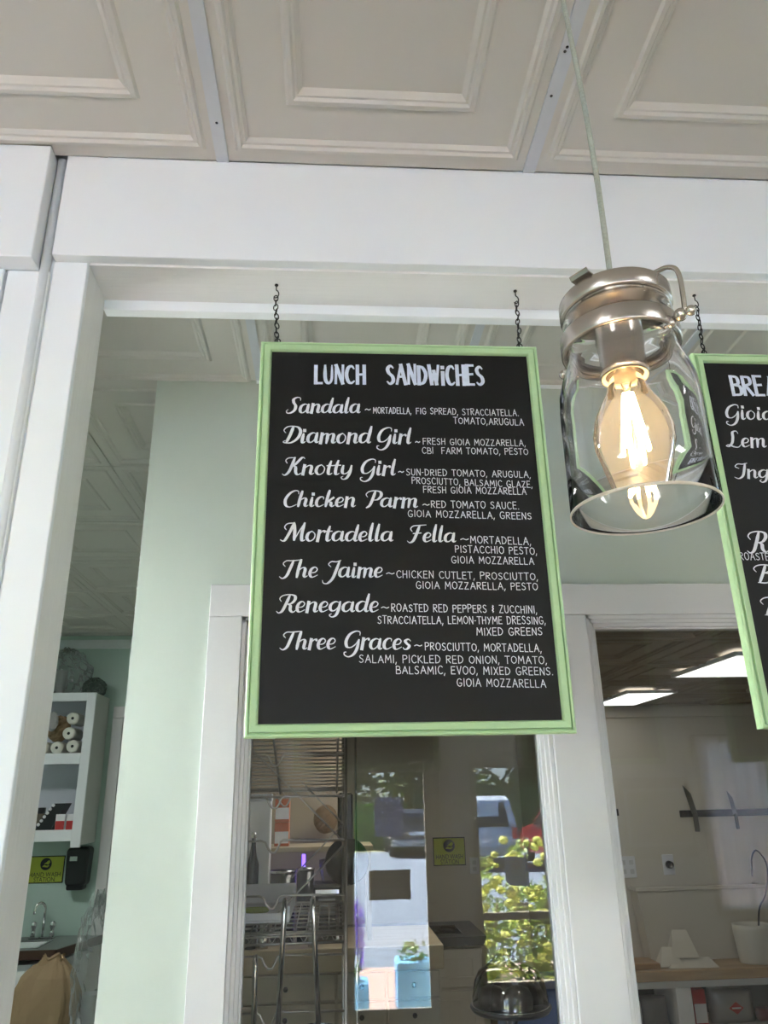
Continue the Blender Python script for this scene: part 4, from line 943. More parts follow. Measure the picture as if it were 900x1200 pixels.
# back counter of the kitchen
kcn = thing('kitchen_counter', 'beige drawer counter with pale wood top behind the rack', 'counter', (-.05, 4.1, 0))
MB().box(-.43, .50, 3.80, 4.35, 1.13, 1.225, .004).build('countertop', BEIGEW, kcn)
MB().box(-.42, .49, 3.84, 4.34, 0, 1.13).build('carcass', BEIGE, kcn)
for i, (z0, z1) in enumerate(((1.02, 1.12), (.90, 1.01), (.72, .89), (.40, .71))):
    for x0, x1 in ((-.41, .02), (.03, .24), (.25, .48)):
        d = MB().box(x0, x1, 3.822, 3.84, z0, z1, .003).build('drawer', BEIGE, kcn)
        k = MB().ball(((x0 + x1) / 2, 3.812, (z0 + z1) / 2), .011, 12, 8); k.build('knob', DARKC, d)
box1 = thing('upright_box', 'tall white storage box at the left, behind the rack rails', 'box', (-.33, 4.0, 1.225))
MB().box(-.385, -.285, 3.875, 3.945, 1.226, 1.865, .004).build('box_body', PAPERW, box1); MB().box(-.388, -.282, 3.872, 3.948, 1.835, 1.868, .003).build('box_lid', mat('pale_grey_lid', (.5, .52, .56), .5), box1)
shf = MB().box(-.44, .20, 3.95, 4.25, 1.605, 1.628, .002)
shf.box(.17, .19, 3.96, 3.98, 1.2255, 1.605); shf.box(.17, .19, 4.22, 4.24, 1.2255, 1.605); shf.box(-.345, -.335, 4.20, 4.22, 1.2255, 1.605)
tag(shf.build('shelf_riser', BEIGEW), 'low shelf riser on the kitchen counter holding the two orange cartons', 'shelf')
for z0, lb_ in ((1.63, 'lower orange carton of the two stacked behind the rack'), (1.738, 'upper orange carton of the two stacked behind the rack')):
    carton(-.275, -.205, 4.0, 4.08, z0, z0 + .105, lb_, (ORANGE, PAPERW), grp=None)
bt = thing('squeeze_bottle', 'small black bottle with a ring cap beside the cartons', 'bottle', (-.358, 3.842, 1.226))
MB().lathe([(.0001, 0), (.026, 0), (.027, .34), (.016, .38), (.010, .42), (.010, .45), (.0001, .452)], -.358, 3.842, 1.226, 18).build('bottle_body', DARKP, bt); MB().lathe([(.011, .45), (.013, .452), (.012, .475), (.0001, .476)], -.358, 3.842, 1.226, 14).build('cap', STEEL, bt)
pitcher(-.40, 3.99, 1.226, .028, .33, 'narrow clear pitcher at the far left of the kitchen counter', CLEARP)
pitcher(-.225, 3.95, 1.226, .060, .30, 'wide clear pitcher in the middle of the kitchen counter', CLEARP)
pitcher(-.12, 3.93, 1.226, .040, .31, 'tall clear pitcher right of the wide one', CLEARP)
for x, lb_ in ((-.300, 'steel creamer with bright highlight left of the wide pitcher'), (-.08, 'steel creamer in front of the tall pitcher')):
    pitcher(x, 3.838, 1.226, .026, .17, lb_, STEEL, 'creamer', 'steel_creamer')
ml = thing('violet_lamp', 'small violet glowing lamp tube behind the rack', 'lamp', (-.19 + .10, 4.12, 1.226))
MB().lathe([(.0001, 0), (.03, 0), (.03, .03), (.0001, .03)], -.135, 4.10, 1.226, 16).build('lamp_base', DARKP, ml)
MB().lathe([(.0001, .03), (.009, .03), (.009, .36), (.0001, .36)], -.135, 4.10, 1.226, 12).build('lamp_tube', mat('violet_glow', (.2, .1, .8), .5, emit=(.16, .08, 1), es=.9), ml)
mc = thing('espresso_grinder', 'dark machine with a bright band right of the violet lamp', 'machine', (0, 4.1, 1.226))
MB().box(-.09, .055, 3.98, 4.20, 1.227, 1.46, .012).build('machine_body', mat('machine_dark', (.05, .05, .045), .4), mc); MB().box(-.075, .04, 3.974, 3.982, 1.41, 1.44, .002).build('chrome_band', CHROME, mc); MB().box(-.06, .02, 3.972, 3.981, 1.33, 1.40, .002).build('display', mat('grey_panel', (.35, .36, .38), .4), mc)
MB().lathe([(.03, 0), (.05, .09), (.05, .12), (.0001, .13)], -.01, 4.09, 1.44, 24).build('hopper', CLEARP, mc)
bs2 = lumpy('brown_basket', (-.03, 4.27, 1.74), .06, mat('brown_wicker', (.16, .10, .05), .8, noise=.3, nscale=40, bump=.5), 44, (1, .5, 1.1), .2)
tag(bs2, 'dim brown rounded basket hanging on the kitchen wall behind the rack', 'basket')
hk = MB().box(-.43, .075, 4.352, 4.37, 1.2255, 2.36); tag(hk.build('partition_panel', mat('warm_beige_panel', (.36, .30, .22), .7, noise=.05)), 'dim beige partition panel behind the things on the kitchen counter', 'panel')
# cake dome on a stand, on a blue crate
st = thing('kitchen_table', 'dark table with blue cloth under the cake dome at the left window bottom', 'table', (.45, 2.4, 0))
MB().box(.24, 1.05, 2.06, 2.62, 1.06, 1.09, .003).build('table_top', DARKC, st)
for x in (.25, 1.02):
    for y in (2.07, 2.58): MB().box(x, x + .03, y, y + .03, 0, 1.06).build('leg', DARKC, st)
MB().box(.42, 1.04, 2.10, 2.60, 1.0905, 1.094).build('table_cloth', mat('blue_cloth', (.035, .075, .19), .8, noise=.1), st)
bc = MB().box(.49, .70, 2.36, 2.58, 1.0945, 1.345, .004); tag(bc.build('blue_crate', mat('blue_plastic', (.035, .08, .22), .4)), 'blue crate standing behind the cake dome', 'crate')
cd = thing('cake_dome', 'clear glass cake dome with ball knob over dark cakes on a footed stand', 'cake stand', (.475, 2.24, 1.094))
cx, cy = .462, 2.24
MB().lathe([(.0001, 0), (.055, 0), (.052, .008), (.014, .03), (.012, .20), (.03, .232), (.0001, .232)], cx, cy, 1.0945, 28).build('stand_foot', CLEARP, cd)
MB().lathe([(.0001, 0), (.098, 0), (.104, .008), (.104, .012), (.0001, .012)], cx, cy, 1.3265, 40).build('stand_plate', DARKP, cd)
MB().lathe([(.098, .0), (.0975, .02), (.090, .055), (.078, .076), (.055, .086), (.02, .090), (.0001, .090)], cx, cy, 1.339, 44).build('dome', pane_mat('dome_glass', (.97, .97, .97), 1.75), cd)
MB().lathe([(.0965, -.0005), (.100, .001), (.098, .004)], cx, cy, 1.339, 44, close=True).build('dome_rim', STEEL, cd)
kn = MB().lathe([(.030, .088), (.018, .096), (.008, .10), (.008, .105)], cx, cy, 1.339, 20); kn.ball((cx, cy, 1.339 + .118), .0155, 16, 10); kn.build('dome_knob', STEEL, cd)
for i, (a, b, r) in enumerate(((-.052, -.02, .034), (.012, -.040, .036), (.056, .018, .033), (-.015, .042, .036))):
    ck = MB().lathe([(.0001, 0), (r, 0), (r * 1.05, .025), (r * .8, .043), (r * .3, .050), (.0001, .051)], cx + a, cy + b, 1.3395, 20)
    tag(ck.build('chocolate_cake', mat('dark_chocolate', (.018, .011, .008), .5, bump=.5, bscale=60)), 'small dark chocolate cake under the glass dome, ' + ('leftmost', 'in front at the middle', 'rightmost', 'at the back')[i], 'cake')
# far left kitchen: second hand wash station
wash_sign(.785, 1.035, 6.348, 1.335, 1.535, 'small dim HAND WASH STATION sign on the far kitchen wall, seen through the left window')
sc2 = thing('kitchen_sink_unit', 'far sink unit with dark worktop and white panelled doors through the left window', 'counter', (.7, 6.0, 0))
tp = MB()
for a, b, c, d in ((.05, .62, 5.68, 6.345), (.62, .90, 5.68, 5.80), (.62, .90, 6.18, 6.345), (.90, 1.04, 5.68, 6.345)): tp.box(a, b, c, d, .90, .955)
tp.build('worktop', DARKC, sc2)
bs3 = MB().box(.62, .90, 5.80, 6.18, .80, .805); bs3.quad((.62, 5.80, .95), (.62, 6.18, .95), (.62, 6.18, .80), (.62, 5.80, .80)); bs3.quad((.90, 5.80, .95), (.90, 5.80, .80), (.90, 6.18, .80), (.90, 6.18, .95)); bs3.quad((.62, 6.18, .95), (.90, 6.18, .95), (.90, 6.18, .80), (.62, 6.18, .80)); bs3.build('basin', STEEL, sc2)
MB().box(.07, 1.01, 5.72, 6.34, 0, .895).build('carcass', BEIGE, sc2)
for x0, x1 in ((.08, .53), (.56, 1.0)):
    for z0, z1 in ((.66, .88), (.06, .64)):
        d = MB().box(x0, x1, 5.70, 5.72, z0, z1, .003).build('door', BEIGE, sc2)
        m = MB(); m.box(x0 + .05, x1 - .05, 5.692, 5.70, z1 - .06, z1 - .05); m.box(x0 + .05, x1 - .05, 5.692, 5.70, z0 + .05, z0 + .06); m.box(x0 + .05, x0 + .06, 5.692, 5.70, z0 + .06, z1 - .06); m.box(x1 - .06, x1 - .05, 5.692, 5.70, z0 + .06, z1 - .06); m.build('panel_moulding', BEIGE, d)
def outlet(x, y, z, label, plug=False):
    t = thing('wall_outlet', label, 'outlet', (x, y, z)); MB().box(x - .036, x + .036, y - .006, y, z - .058, z + .058, .003).build('cover_plate', PAPERW, t)
    for dz in (-.022, .022):
        m = MB(); m.box(x - .015, x + .015, y - .0075, y - .005, z + dz - .014, z + dz + .014, .002); m.build('socket_face', mat('outlet_face', (.62, .62, .62), .4), t)
    return t
outlet(1.10, 6.348, 1.33, 'pale outlet plate right of the dim far hand wash sign')
bn_ = thing('trash_bin', 'brown bin beside the far sink unit', 'bin', (1.22, 5.95, 0)); MB().lathe([(.0001, 0), (.10, 0), (.13, .72), (.125, .72), (.0001, .01)], 1.20, 5.95, 0, 24).build('bin_body', mat('brown_bin', (.16, .10, .06), .6), bn_)
MB().lathe([(.0001, .07), (.06, .06), (.132, .0), (.132, -.02)], 1.20, 5.95, .725, 24).build('bin_lid', mat('grey_bin_lid', (.2, .19, .17), .5), bn_)
# ------------------------------------------------------------------ kitchen behind the right window
wc = thing('wood_counter', 'butcher block counter on white open shelving behind the right window', 'counter', (2.3, 4.8, 0))
MB().box(1.56, 3.28, 4.62, 4.995, .875, .925, .004).build('countertop', WOODT, wc)
MB().box(1.56, 3.28, 4.66, 4.99, .835, .874).build('top_rail', WHITE, wc)
MB().box(1.56, 3.28, 4.66, 4.99, .60, .64).build('shelf', BEIGE, wc)
MB().box(1.56, 3.28, 4.97, 4.99, .10, .60).build('back_panel', DARKC, wc); MB().box(1.56, 3.28, 4.975, 4.992, .64, .835).build('back_panel', DARKC, wc)
for x in (1.56, 1.875, 3.20): MB().box(x, x + .085, 4.655, 4.985, 0, .8345, .001).build('upright', WHITE, wc)
bd2 = MB().box(1.60, 1.812, 4.66, 4.83, .926, .955, .004); tag(bd2.build('cutting_board', wood_mat('orange_wood', (.30, .17, .07), (.42, .26, .11), (1, 9, 9))), 'thick wooden cutting board on the counter beside the white window post', 'board')
tb = thing('white_tub', 'large cream food tub with sloping sides at the back of the wood counter', 'tub', (2.18, 4.85, .926))
m = MB(); o8 = [(1.84, 4.86), (2.54, 4.86), (2.54, 4.970), (1.84, 4.970)]; i8 = [(1.80, 4.85), (2.57, 4.85), (2.57, 4.975), (1.80, 4.975)]
for k in range(4):
    a, b = o8[k], o8[(k + 1) % 4]; c, d = i8[k], i8[(k + 1) % 4]; m.quad((*a, .928), (*b, .928), (*d, 1.30), (*c, 1.30)); m.quad((*a, .932), (*c, 1.295), (*d, 1.295), (*b, .932))
m.poly([(*q, .93) for q in o8]); m.build('tub_body', mat('cream_plastic', (.60, .56, .47), .5), tb)
rm = MB(); rm.box(1.785, 2.585, 4.838, 4.856, 1.29, 1.312, .003); rm.box(1.785, 1.805, 4.856, 4.97, 1.29, 1.312, .003); rm.box(2.565, 2.585, 4.856, 4.97, 1.29, 1.312, .003); rm.build('tub_rim', mat('cream_plastic', (.6, .56, .47)), tb)
cl = MB(); rnd = random.Random(3)
for k, (x0, x1, z0, z1, ys) in enumerate(((1.86, 2.14, .927, .97, 4.66), (1.90, 2.05, .97, 1.10, 4.70), (1.82, 1.95, .93, 1.02, 4.68))):
    cl.poly([(x0, ys, z0), (x1, ys - .01, z0), (x1 - .03, ys + .05, z1), (x0 + .04, ys + .06, z1)]); cl.poly([(x0 + .04, ys + .06, z1), (x1 - .03, ys + .05, z1), (x1, ys + .09, z0), (x0, ys + .09, z0)]); cl.poly([(x0, ys, z0), (x0 + .04, ys + .06, z1), (x0, ys + .09, z0)]); cl.poly([(x1, ys - .01, z0), (x1, ys + .09, z0), (x1 - .03, ys + .05, z1)])
tag(cl.build('folded_cloth', mat('cream_cloth', (.62, .58, .48), .9)), 'cream folded cloth lying on the wood counter in front of the tub', 'cloth')
pl_ = thing('white_crock', 'white oval crock with a dark cable at the right of the wood counter', 'crock', (2.40, 4.72, .926))
MB().lathe([(.0001, 0), (.088, 0), (.092, .01), (.104, .165), (.104, .195), (.098, .195), (.096, .165), (.085, .012), (.0001, .012)], 2.40, 4.742, .926, 36, sy=.8).build('crock_body', mat('white_ceramic', (.68, .66, .58), .35), pl_)
cb_ = MB(); cb_.tube(spl3([(2.45, 4.75, 1.10), (2.47, 4.74, 1.20), (2.53, 4.75, 1.28), (2.57, 4.76, 1.42), (2.53, 4.77, 1.50), (2.49, 4.77, 1.46), (2.475, 4.77, 1.36)]), .005, 6)
tag(cb_.build('black_cable', DARKP), 'black cable looping up out of the white crock', 'cable')
def strip(x0, x1, z, label):
    tag(MB().box(x0, x1, 4.985, 4.9995, z - .020, z + .020, .002).build('knife_strip', DARKP), label, 'knife rack')
strip(2.19, 2.80, 1.705, 'long black magnetic knife strip on the kitchen wall, right of the reflected frame')
strip(1.60, 1.795, 1.722, 'short end of black magnetic strip beside the white window post')
def knife(x, z0, z1, lean, label, wd=.026):
    t = thing('kitchen_knife', label, 'knife', (x, 4.978, z0), None); zm = z0 + (z1 - z0) * .38; L = z1 - zm
    b = MB(); b.poly([(x, 4.980, zm), (x + wd, 4.980, zm), (x + wd * .9 + lean * .6, 4.980, zm + L * .7), (x + lean, 4.980, z1), (x + lean * .55, 4.980, zm + L * .6)]); b.poly([(x, 4.984, zm), (x + lean * .55, 4.984, zm + L * .6), (x + lean, 4.984, z1), (x + wd * .9 + lean * .6, 4.984, zm + L * .7), (x + wd, 4.984, zm)])
    b.build('blade', mat('dim_steel', (.20, .20, .19), .35, 1), t)
    MB().box(x + .004, x + wd - .002, 4.972, 4.985, z0, zm + .004, .003).build('knife_handle', mat('knife_handle_grey', (.10, .09, .08), .5), t)
knife(2.262, 1.60, 1.875, -.035, 'large kitchen knife with curved blade on the left end of the long strip', .036)
knife(2.53, 1.61, 1.835, -.018, 'smaller kitchen knife on the right part of the long strip', .026)
knife(1.72, 1.58, 1.80, -.045, 'kitchen knife on the short strip beside the white window post', .036)
ot = thing('double_outlet', 'double outlet plate with two sockets under the knife strips', 'outlet', (1.812, 4.998, 1.41)); MB().box(1.76, 1.865, 4.992, 4.9995, 1.35, 1.47, .003).build('cover_plate', PAPERW, ot)
for x in (1.788, 1.838):
    for z in (1.385, 1.435): MB().box(x - .013, x + .013, 4.9895, 4.9925, z - .013, z + .013, .002).build('socket_face', mat('outlet_face', (.62, .62, .62)), ot)
ot = thing('single_outlet', 'single outlet plate with a round black plug under the knife strip', 'outlet', (2.072, 4.998, 1.418)); MB().box(2.036, 2.108, 4.992, 4.9995, 1.36, 1.475, .003).build('cover_plate', PAPERW, ot)
pk = MB().lathe([(.0001, 0), (.022, 0), (.020, .03), (.0001, .03)], 0, 0, 0, 20); pk.v = [(2.072 + a, 4.9915 - c, 1.418 + b) for a, b, c in pk.v]; pk.build('plug', DARKP, ot)
# things under the counter
def sack(x0, x1, y, z0, z1, mt, label, seed, logo=None, nm='flour_sack', cat='bag', tilt=0):
    t = thing(nm, label, cat, ((x0 + x1) / 2, y, z0)); rnd = random.Random(seed)
    mb = MB(); n = 10; f = []
    for i in range(n + 1):
        for j in range(7):
            u = i / n; v = j / 6; bul = .045 * math.sin(PI * u) ** .6 * math.sin(PI * min(max(v, .04), .96)) ** .6
            z = z0 + (z1 - z0) * v + tilt * (u - .5) * v
            mb.v.append((x0 + (x1 - x0) * u, y - bul + rnd.uniform(-.003, .003), z))
    for i in range(n):
        for j in range(6): mb.f.append((i * 7 + j, (i + 1) * 7 + j, (i + 1) * 7 + j + 1, i * 7 + j + 1)); mb.sm.append(True)
    k = len(mb.v); mb.v += [(a, 2 * y - b + .03, c) for a, b, c in mb.v[:k]]; mb.f += [tuple(q + k for q in ff[::-1]) for ff in mb.f[:]]; mb.sm += [True] * (len(mb.f) - len(mb.sm))
    edge = [i * 7 for i in range(n + 1)] + [n * 7 + j for j in range(1, 7)] + [i * 7 + 6 for i in range(n - 1, -1, -1)] + [j for j in range(5, 0, -1)]
    for a, b in zip(edge, edge[1:] + edge[:1]): mb.f.append((a, a + k, b + k, b)); mb.sm.append(False)
    mb.build('sack_body', mt, t)
    if logo:
        c = ((x0 + x1) / 2, y - .052, (z0 + z1) / 2); a, b = logo
        MB().poly([(c[0] - a, c[1], c[2]), (c[0], c[1], c[2] - b), (c[0] + a, c[1], c[2]), (c[0], c[1], c[2] + b)]).build('diamond_emblem', RED, t)
        MB().box(c[0] - a * .6, c[0] + a * .6, c[1] - .0012, c[1] - .0004, c[2] - b * .12, c[2] + b * .12).build('emblem_bar', PAPERW, t)
    return t
FOIL = mat('silver_foil', (.42, .42, .42), .3, .5, noise=.1)
sack(2.10, 2.34, 4.75, .642, .80, FOIL, 'silver sack with red diamond emblem on the shelf under the wood counter', 2, (.042, .030), tilt=-.02)
carton(1.975, 2.045, 4.68, 4.78, .641, .82, 'red and white carton under the counter, left of the silver sack', (RED, PAPERW))
sack(2.37, 2.45, 4.76, .642, .70, mat('dark_red_foil', (.16, .02, .02), .4), 'small dark red packet right of the silver sack', 9, nm='red_packet', cat='packet')
sack(1.70, 1.85, 4.75, .642, .78, mat('grey_film', (.16, .16, .17), .3), 'grey plastic wrapped packet in the left bay under the counter', 11, nm='grey_packet', cat='packet')
sack(1.655, 1.70, 4.74, .642, .76, mat('pale_film', (.34, .34, .36), .3), 'pale wrapped packet by the white window post under the counter', 14, nm='pale_packet', cat='packet')

# ------------------------------------------------------------------ front room things behind the viewer, seen mirrored in the panes
cs = thing('closed_sign', 'grey CLOSED sign hanging on a cord on the front door, seen mirrored', 'sign', (.483, SY - .02, 1.15))
MB().box(.312, .655, SY - .018, SY - .012, 1.048, 1.268, .001).build('sign_board', mat('grey_brown_board', (.34, .32, .30), .7), cs)
tf = (SY - .0115)
text_mb('CLOSED', .483, tf, 1.075, .075, .25, flip=True).build('lettering', mat('grey_lettering', (.85, .85, .85), .7), cs)
text_mb('Sorry', .46, tf, 1.20, .055, .13, flip=True).build('lettering', MATS['grey_lettering'], cs); text_mb('we are', .50, tf, 1.155, .03, .11, flip=True).build('lettering', MATS['grey_lettering'], cs)
MB().tube([(.355, SY - .014, 1.268), (.486, SY - .014, 1.44), (.61, SY - .014, 1.268)], .0025, 6).build('cord', DARKC, cs)
MB().ball((.486, SY - .02, 1.448), .016, 12, 8).build('suction_hook', PAPERW, cs)
def notice(x0, x1, z0, z1, label, lines, cut=0):
    t = thing('paper_notice', label, 'notice', ((x0 + x1) / 2, SY - .034, z0)); y = SY - .036
    m = MB(); m.poly([(x0 + cut, y, z0), (x1, y, z0), (x1, y, z1), (x0, y, z1), (x0, y, z0 + cut)]); m.poly([(x0 + cut, y - .0012, z0), (x0, y - .0012, z0 + cut), (x0, y - .0012, z1), (x1, y - .0012, z1), (x1, y - .0012, z0)])
    m.build('sheet', mat('translucent_sheet', (.55, .58, .74), .8), t)
    W = x1 - x0; r = MB()
    for k in range(lines): ww = W * (.28 + .1 * (k % 3)); zz = z1 - (z1 - z0) * (.16 + .09 * k); r.box((x0 + x1) / 2 - ww / 2, (x0 + x1) / 2 + ww / 2, y + .0004, y + .0012, zz, zz + .008)
    r.build('print_lines', GREYT, t)
    return t
notice(.365, .612, 1.525, 1.835, 'white printed notice on the front door glass, seen mirrored', 5)
n2 = notice(1.46, 1.66, 1.12, 1.34, 'white notice with a red mark on the storefront window, seen mirrored', 4, .04)
q = MB().lathe([(.020, 0), (.030, 0)], 0, 0, 0, 20); q.v = [(1.56 + a, SY - .0345, 1.285 + b) for a, b, c in q.v]; q.build('red_mark', RED, n2)
fr_ = thing('framed_picture', 'white matted picture in a thin frame on the storefront wall, seen mirrored', 'picture', (2.85, SY, 1.35))
MB().box(2.50, 3.13, SY + .001, SY + .012, 1.30, 1.95, .003).build('backing_board', BEIGE, fr_)
MB().box(2.54, 3.10, SY + .012, SY + .02, 1.40, 1.86, .002).build('picture_frame', PAPERW, fr_)
MB().box(2.565, 3.075, SY + .0195, SY + .021, 1.425, 1.835).build('mat_board', CREAM, fr_)
MB().box(2.60, 2.80, SY + .0205, SY + .022, 1.45, 1.80).build('print', BEIGE, fr_)
# lace curtains in the right storefront window
for i, (x0, x1) in enumerate(((3.24, 3.86), (4.30, 4.74))):
    t = thing('lace_curtain', ('pale lace curtain gathered at the left of the storefront right window, seen mirrored', 'pale lace curtain at the right of the storefront right window, out of view')[i], 'curtain', (x0, SY + .06, 2.3))
    m = MB(); n = 60
    for k in range(n + 1):
        u = k / n; x = x0 + (x1 - x0) * u; y = SY + .045 + .018 * math.sin(u * 26) + .006 * math.sin(u * 61)
        for z, pin in ((2.28, 1), (1.7, .92), (1.2, .85), (.90, .9)): m.v.append((x0 + (x - x0) * pin, y, z))
    for k in range(n):
        for j in range(3): m.f.append((k * 4 + j, k * 4 + j + 1, k * 4 + 5 + j, k * 4 + 4 + j)); m.sm.append(True)
    lm = bpy.data.materials.get('lace') or mat('lace', (.75, .75, .76), .9, noise=.2, nscale=40); bb_ = lm.node_tree.nodes['Principled BSDF']
    m.build('curtain_panel', lm, t)
for _nm, _f in (('lace', .6), ('translucent_sheet', .6)):
  lm = MATS[_nm]; nt = lm.node_tree
  tl = nt.nodes.new('ShaderNodeBsdfTranslucent'); tl.inputs[0].default_value = (.95, .95, .97, 1) if _nm == 'lace' else (.72, .76, .95, 1); mxs = nt.nodes.new('ShaderNodeMixShader'); mxs.inputs[0].default_value = _f
  outn = [n for n in nt.nodes if n.type == 'OUTPUT_MATERIAL'][0]
  nt.links.new(nt.nodes['Principled BSDF'].outputs[0], mxs.inputs[1]); nt.links.new(tl.outputs[0], mxs.inputs[2]); nt.links.new(mxs.outputs[0], outn.inputs[0])
rd = MB().tube([(3.2, SY + .06, 2.30), (4.8, SY + .06, 2.30)], .008, 8); tag(rd.build('curtain_rod', NICKEL), 'thin metal rod carrying the lace curtains, seen mirrored', 'rod')

# ------------------------------------------------------------------ outdoors in front of the shop
GZ = -.12
struct('ground_brick', MB().box(-8, 14, -6.6, SY - .1, GZ - .05, GZ), BRICK)
struct('ground_asphalt', MB().box(-30, 40, -27, -6.6, GZ - .05, GZ - .005), ASPH)
struct('ground_verge', MB().box(-60, 70, -70, -27, GZ - .05, GZ), GRASS)
def leaf_cloud(mb, c, r, n, s, rnd, sz=1.0, shell=.5):
    for _ in range(n):
        a = rnd.uniform(0, 2 * PI); z = rnd.uniform(-1, 1); q = (shell + (1 - shell) * rnd.random()); h = math.sqrt(1 - z * z)
        p = Vector((c[0] + r * q * h * math.cos(a), c[1] + r * q * h * math.sin(a), c[2] + r * sz * q * z))
        u = Vector((rnd.uniform(-1, 1), rnd.uniform(-1, 1), rnd.uniform(-.6, .6))).normalized(); v = u.orthogonal().normalized(); v = v * math.cos(a) + u.cross(v) * math.sin(a)
        k = s * rnd.uniform(.6, 1.3); mb.quad(p - u * k, p + v * k * .5, p + u * k, p - v * k * .5)
rnd = random.Random(11)
bu = thing('flowering_bush', 'yellow green flowering bush right outside the storefront window, seen mirrored', 'bush', (1.7, -3.7, GZ))
m = MB()
for _ in range(60): leaf_cloud(m, (rnd.uniform(1.1, 2.8), rnd.uniform(-4.2, -3.55), rnd.uniform(.15, .92)), .22, 170, .026, rnd)
for x, zt in ((1.40, 1.32), (1.72, 1.45), (2.2, 1.25)): leaf_cloud(m, (x, -3.6, zt - .12), .12, 60, .03, rnd)
m.build('foliage', mat('bush_leaf', (.22, .32, .07), .6, noise=.4, nscale=5), bu)
m = MB()
for _ in range(210):
    x = rnd.uniform(1.1, 2.6); z = rnd.uniform(.3, 1.12) if rnd.random() < .85 else rnd.uniform(1.1, 1.45)
    m.ball((x, rnd.uniform(-3.75, -3.42), z), rnd.uniform(.028, .05), 7, 5, .8)
m.build('blossom_heads', LEAFL, bu)
m = MB()
for _ in range(14): x = rnd.uniform(1.3, 2.4); m.tube([(x, -3.8, GZ), (x + rnd.uniform(-.2, .2), -3.7, .9)], .012, 5)
m.build('stems', BARK, bu)
lv = thing('lavender', 'purple flowering lavender by the front door, seen mirrored', 'plant', (.16, -3.9, GZ)); m = MB(); ms = MB()
for _ in range(34):
    x = rnd.uniform(-.10, .30); y = rnd.uniform(-4.1, -3.78); h = rnd.uniform(.55, .92); ms.tube([(.1 + (x - .1) * .4, y, GZ), (x, y, h - .1)], .004, 4, caps=False)
    for k in range(5): leaf_cloud(m, (x, y, h - k * .055), .028, 9, .02, rnd)
m.build('flower_spikes', LAV, lv); ms.build('stems', LEAF, lv)
pb = thing('blue_planter', 'pale blue wooden planter box outside the front door, seen mirrored', 'planter', (.6, -3.3, GZ))
MB().box(.56, .86, -3.62, -3.30, GZ, .52, .006).build('planter_box', mat('pale_blue_paint', (.16, .42, .72), .5), pb); MB().box(.0, .32, -3.58, -3.30, GZ, .38, .006).build('planter_box', MATS['pale_blue_paint'], pb)
m = MB(); leaf_cloud(m, (.72, -3.46, .55), .13, 120, .03, rnd); leaf_cloud(m, (.15, -3.44, .42), .12, 120, .03, rnd); m.build('foliage', LEAF, pb)
def hedge(x0, x1, y, h, label, mt, dens=900, gp=None):
    t = thing('clipped_hedge', label, 'hedge', ((x0 + x1) / 2, y, GZ), gp); m = MB(); m.box(x0, x1, y - .6, y + .5, GZ, h - .12)
    for _ in range(dens):
        p = Vector((rnd.uniform(x0, x1), y + rnd.uniform(-.3, .62), h - abs(rnd.gauss(0, .12)) if rnd.random() < .5 else rnd.uniform(GZ + .1, h)))
        u = Vector((rnd.uniform(-1, 1), rnd.uniform(-.5, .5), rnd.uniform(-1, 1))).normalized(); v = u.orthogonal().normalized(); k = .14; m.quad(p - u * k, p + v * k * .6, p + u * k, p - v * k * .6)
    m.build('hedge_foliage', mt, t)
hedge(-6, 3.0, -29, 1.5, 'clipped green hedge across the road, seen mirrored in the door glass', HEDGE, 1500)
def tree(x, y, h, r, label, mt, n=3600):
    t = thing('roadside_tree', label, 'tree', (x, y, GZ), 'trees beyond the road'); m = MB()
    m.tube([(x, y, GZ), (x + .1, y, h * .4), (x - .1, y, h * .75)], [.24, .18, .08], 8); m.build('trunk', BARK, t)
    m = MB()
    for k in range(16): leaf_cloud(m, (x + rnd.uniform(-r, r) * .5, y + rnd.uniform(-r, r) * .4, h * (.14 + .82 * k / 15)), r * .52, n // 16, .26, rnd, .9)
    m.build('crown', mt, t)
for i, (x, y, h, r, mt) in enumerate(((-2.4, -34, 13, 2.7, LEAFD), (.6, -40.5, 15, 3.1, LEAFD), (3.6, -34, 12, 2.7, LEAFD), (6.9, -40.5, 14, 3.1, LEAF), (9.6, -34, 12, 2.7, LEAFD), (13.2, -40.5, 15, 3.1, LEAFD), (16.2, -34, 12, 2.8, LEAFD), (22.5, -36, 13, 3.0, LEAFD))):
    tree(x, y, h, r, ('dark tree mirrored at the left edge of the door glass', 'tall tree mirrored at the top of the door glass, in the back row', 'dark tree mirrored at the right edge of the door glass', 'lighter green back row tree mirrored above the silver car', 'dark front row tree mirrored above the red car', 'tall back row tree right of the red car', 'dark front row tree behind the storefront right window', 'far right tree across the road')[i], mt)
hedge(3.4, 30, -29.5, 2.2, 'taller dark hedge behind the parked cars, seen mirrored', LEAFD, 1800)
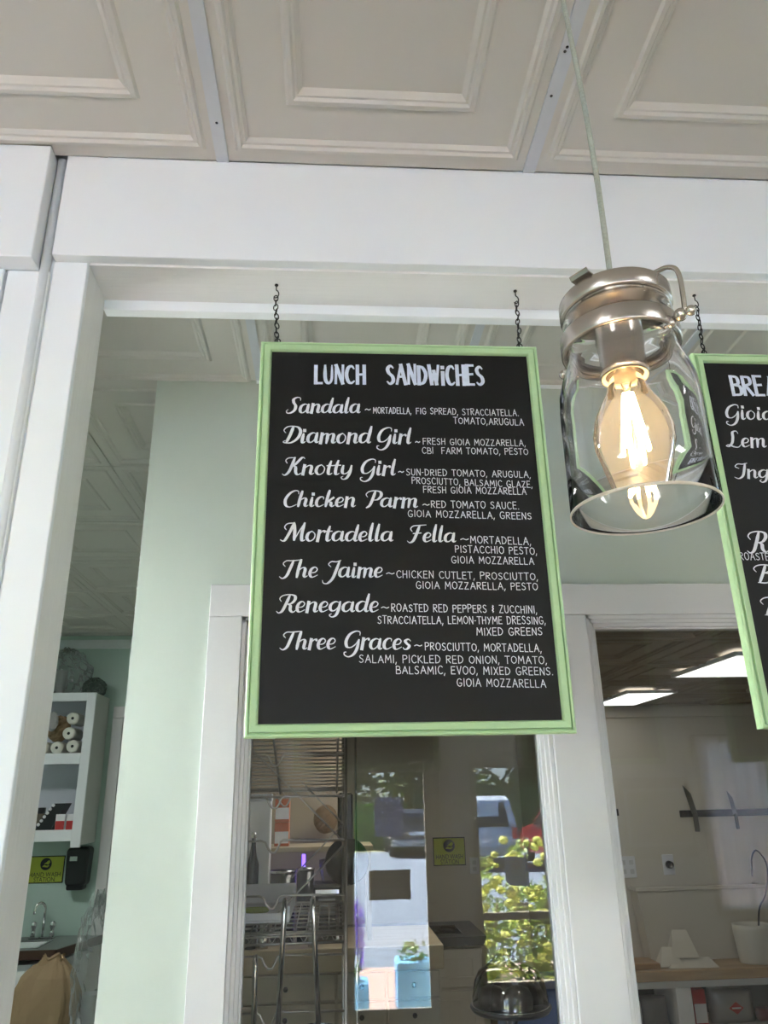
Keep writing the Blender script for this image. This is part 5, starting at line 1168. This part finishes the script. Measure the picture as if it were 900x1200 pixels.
def car(x, y, label, paint, W=1.85, Hh=1.75, L=4.6, roof=.72):
    """rear towards the shop (+Y)"""
    t = thing('parked_car', label, 'car', (x, y, GZ), 'cars parked across the road'); z = GZ
    prof = [(0, .35), (.03, .62), (.06, 1.0), (.20, Hh - .12), (.45, Hh), (2.2, Hh - .02), (3.0, 1.08), (4.3, .92), (L, .62), (L, .32)]
    m = MB(); n = len(prof)
    cols = [(-1, 0), (-.96, .0), (-.5, .0), (.5, 0), (.96, 0), (1, 0)]
    for s, _ in cols:
        for d, hh in prof:
            ws = W / 2 * (1 - .18 * max(0, (hh - 1.0)) / (Hh - 1.0)); hz = hh - (.05 if abs(s) == 1 else 0)
            m.v.append((x + s * ws, y - d - (.03 if abs(s) > .9 else 0), z + hz))
    for i in range(len(cols) - 1):
        for k in range(n):
            l = (k + 1) % n; m.f.append((i * n + k, i * n + l, (i + 1) * n + l, (i + 1) * n + k)); m.sm.append(False)
    m.f.append(tuple(range(n))); m.sm.append(False); m.f.append(tuple(range(len(cols) * n - 1, (len(cols) - 1) * n - 1, -1))); m.sm.append(False)
    m.build('body', paint, t)
    gm = mat('dark_car_glass', (.012, .015, .02), .08)
    MB().poly([(x - W * .37, y - .07, z + 1.08), (x + W * .37, y - .07, z + 1.08), (x + W * .33, y - .195, z + Hh - .18), (x - W * .33, y - .195, z + Hh - .18)][::-1]).build('rear_window', gm, t)
    for s in (-1, 1): MB().poly([(x + s * W * .502, y - .5, z + 1.08), (x + s * W * .502, y - 2.7, z + 1.08), (x + s * W * .432, y - 2.2, z + Hh - .16), (x + s * W * .432, y - .6, z + Hh - .16)]).build('side_window', gm, t)
    for s in (-1, 1): MB().box(x + s * W * .44 - .07, x + s * W * .44 + .07, y - .04, y + .025, z + .78, z + 1.06, .01).build('tail_lamp', mat('red_lamp_plastic', (.5, .02, .02), .2), t)
    MB().box(x - W * .48, x + W * .48, y - .05, y + .06, z + .34, z + .56, .03).build('bumper', mat('grey_bumper', (.35, .36, .38), .5), t)
    MB().box(x - .26, x + .26, y + .005, y + .03, z + .68, z + .80, .004).build('number_plate', PAPERW, t)
    for s in (-1, 1):
        for d in (.85, L - .85):
            wm = MB().lathe([(.0001, -.1), (.20, -.1), (.33, -.09), (.34, 0), (.33, .09), (.20, .1), (.0001, .1)], 0, 0, 0, 20); wm.v = [(x + s * (W / 2 - .08) + c, y - d + a, z + .335 + b) for a, b, c in wm.v]; wm.build('wheel', DARKP, t)
car(4.25, -18.6, 'silver blue sport utility car seen from behind through the storefront window reflection', mat('silver_blue_paint', (.42, .50, .62), .3, coat=.5), 1.95, 1.9)
car(7.0, -17.5, 'dark red car parked right of the silver one, seen mirrored', mat('dark_red_paint', (.16, .015, .02), .3, coat=.5), 1.9, 1.6)
car(2.9, -23.6, 'dark car at the right edge of the mirrored door glass', mat('dark_blue_paint', (.03, .04, .06), .3, coat=.5), 1.8, 1.5, 4.2)
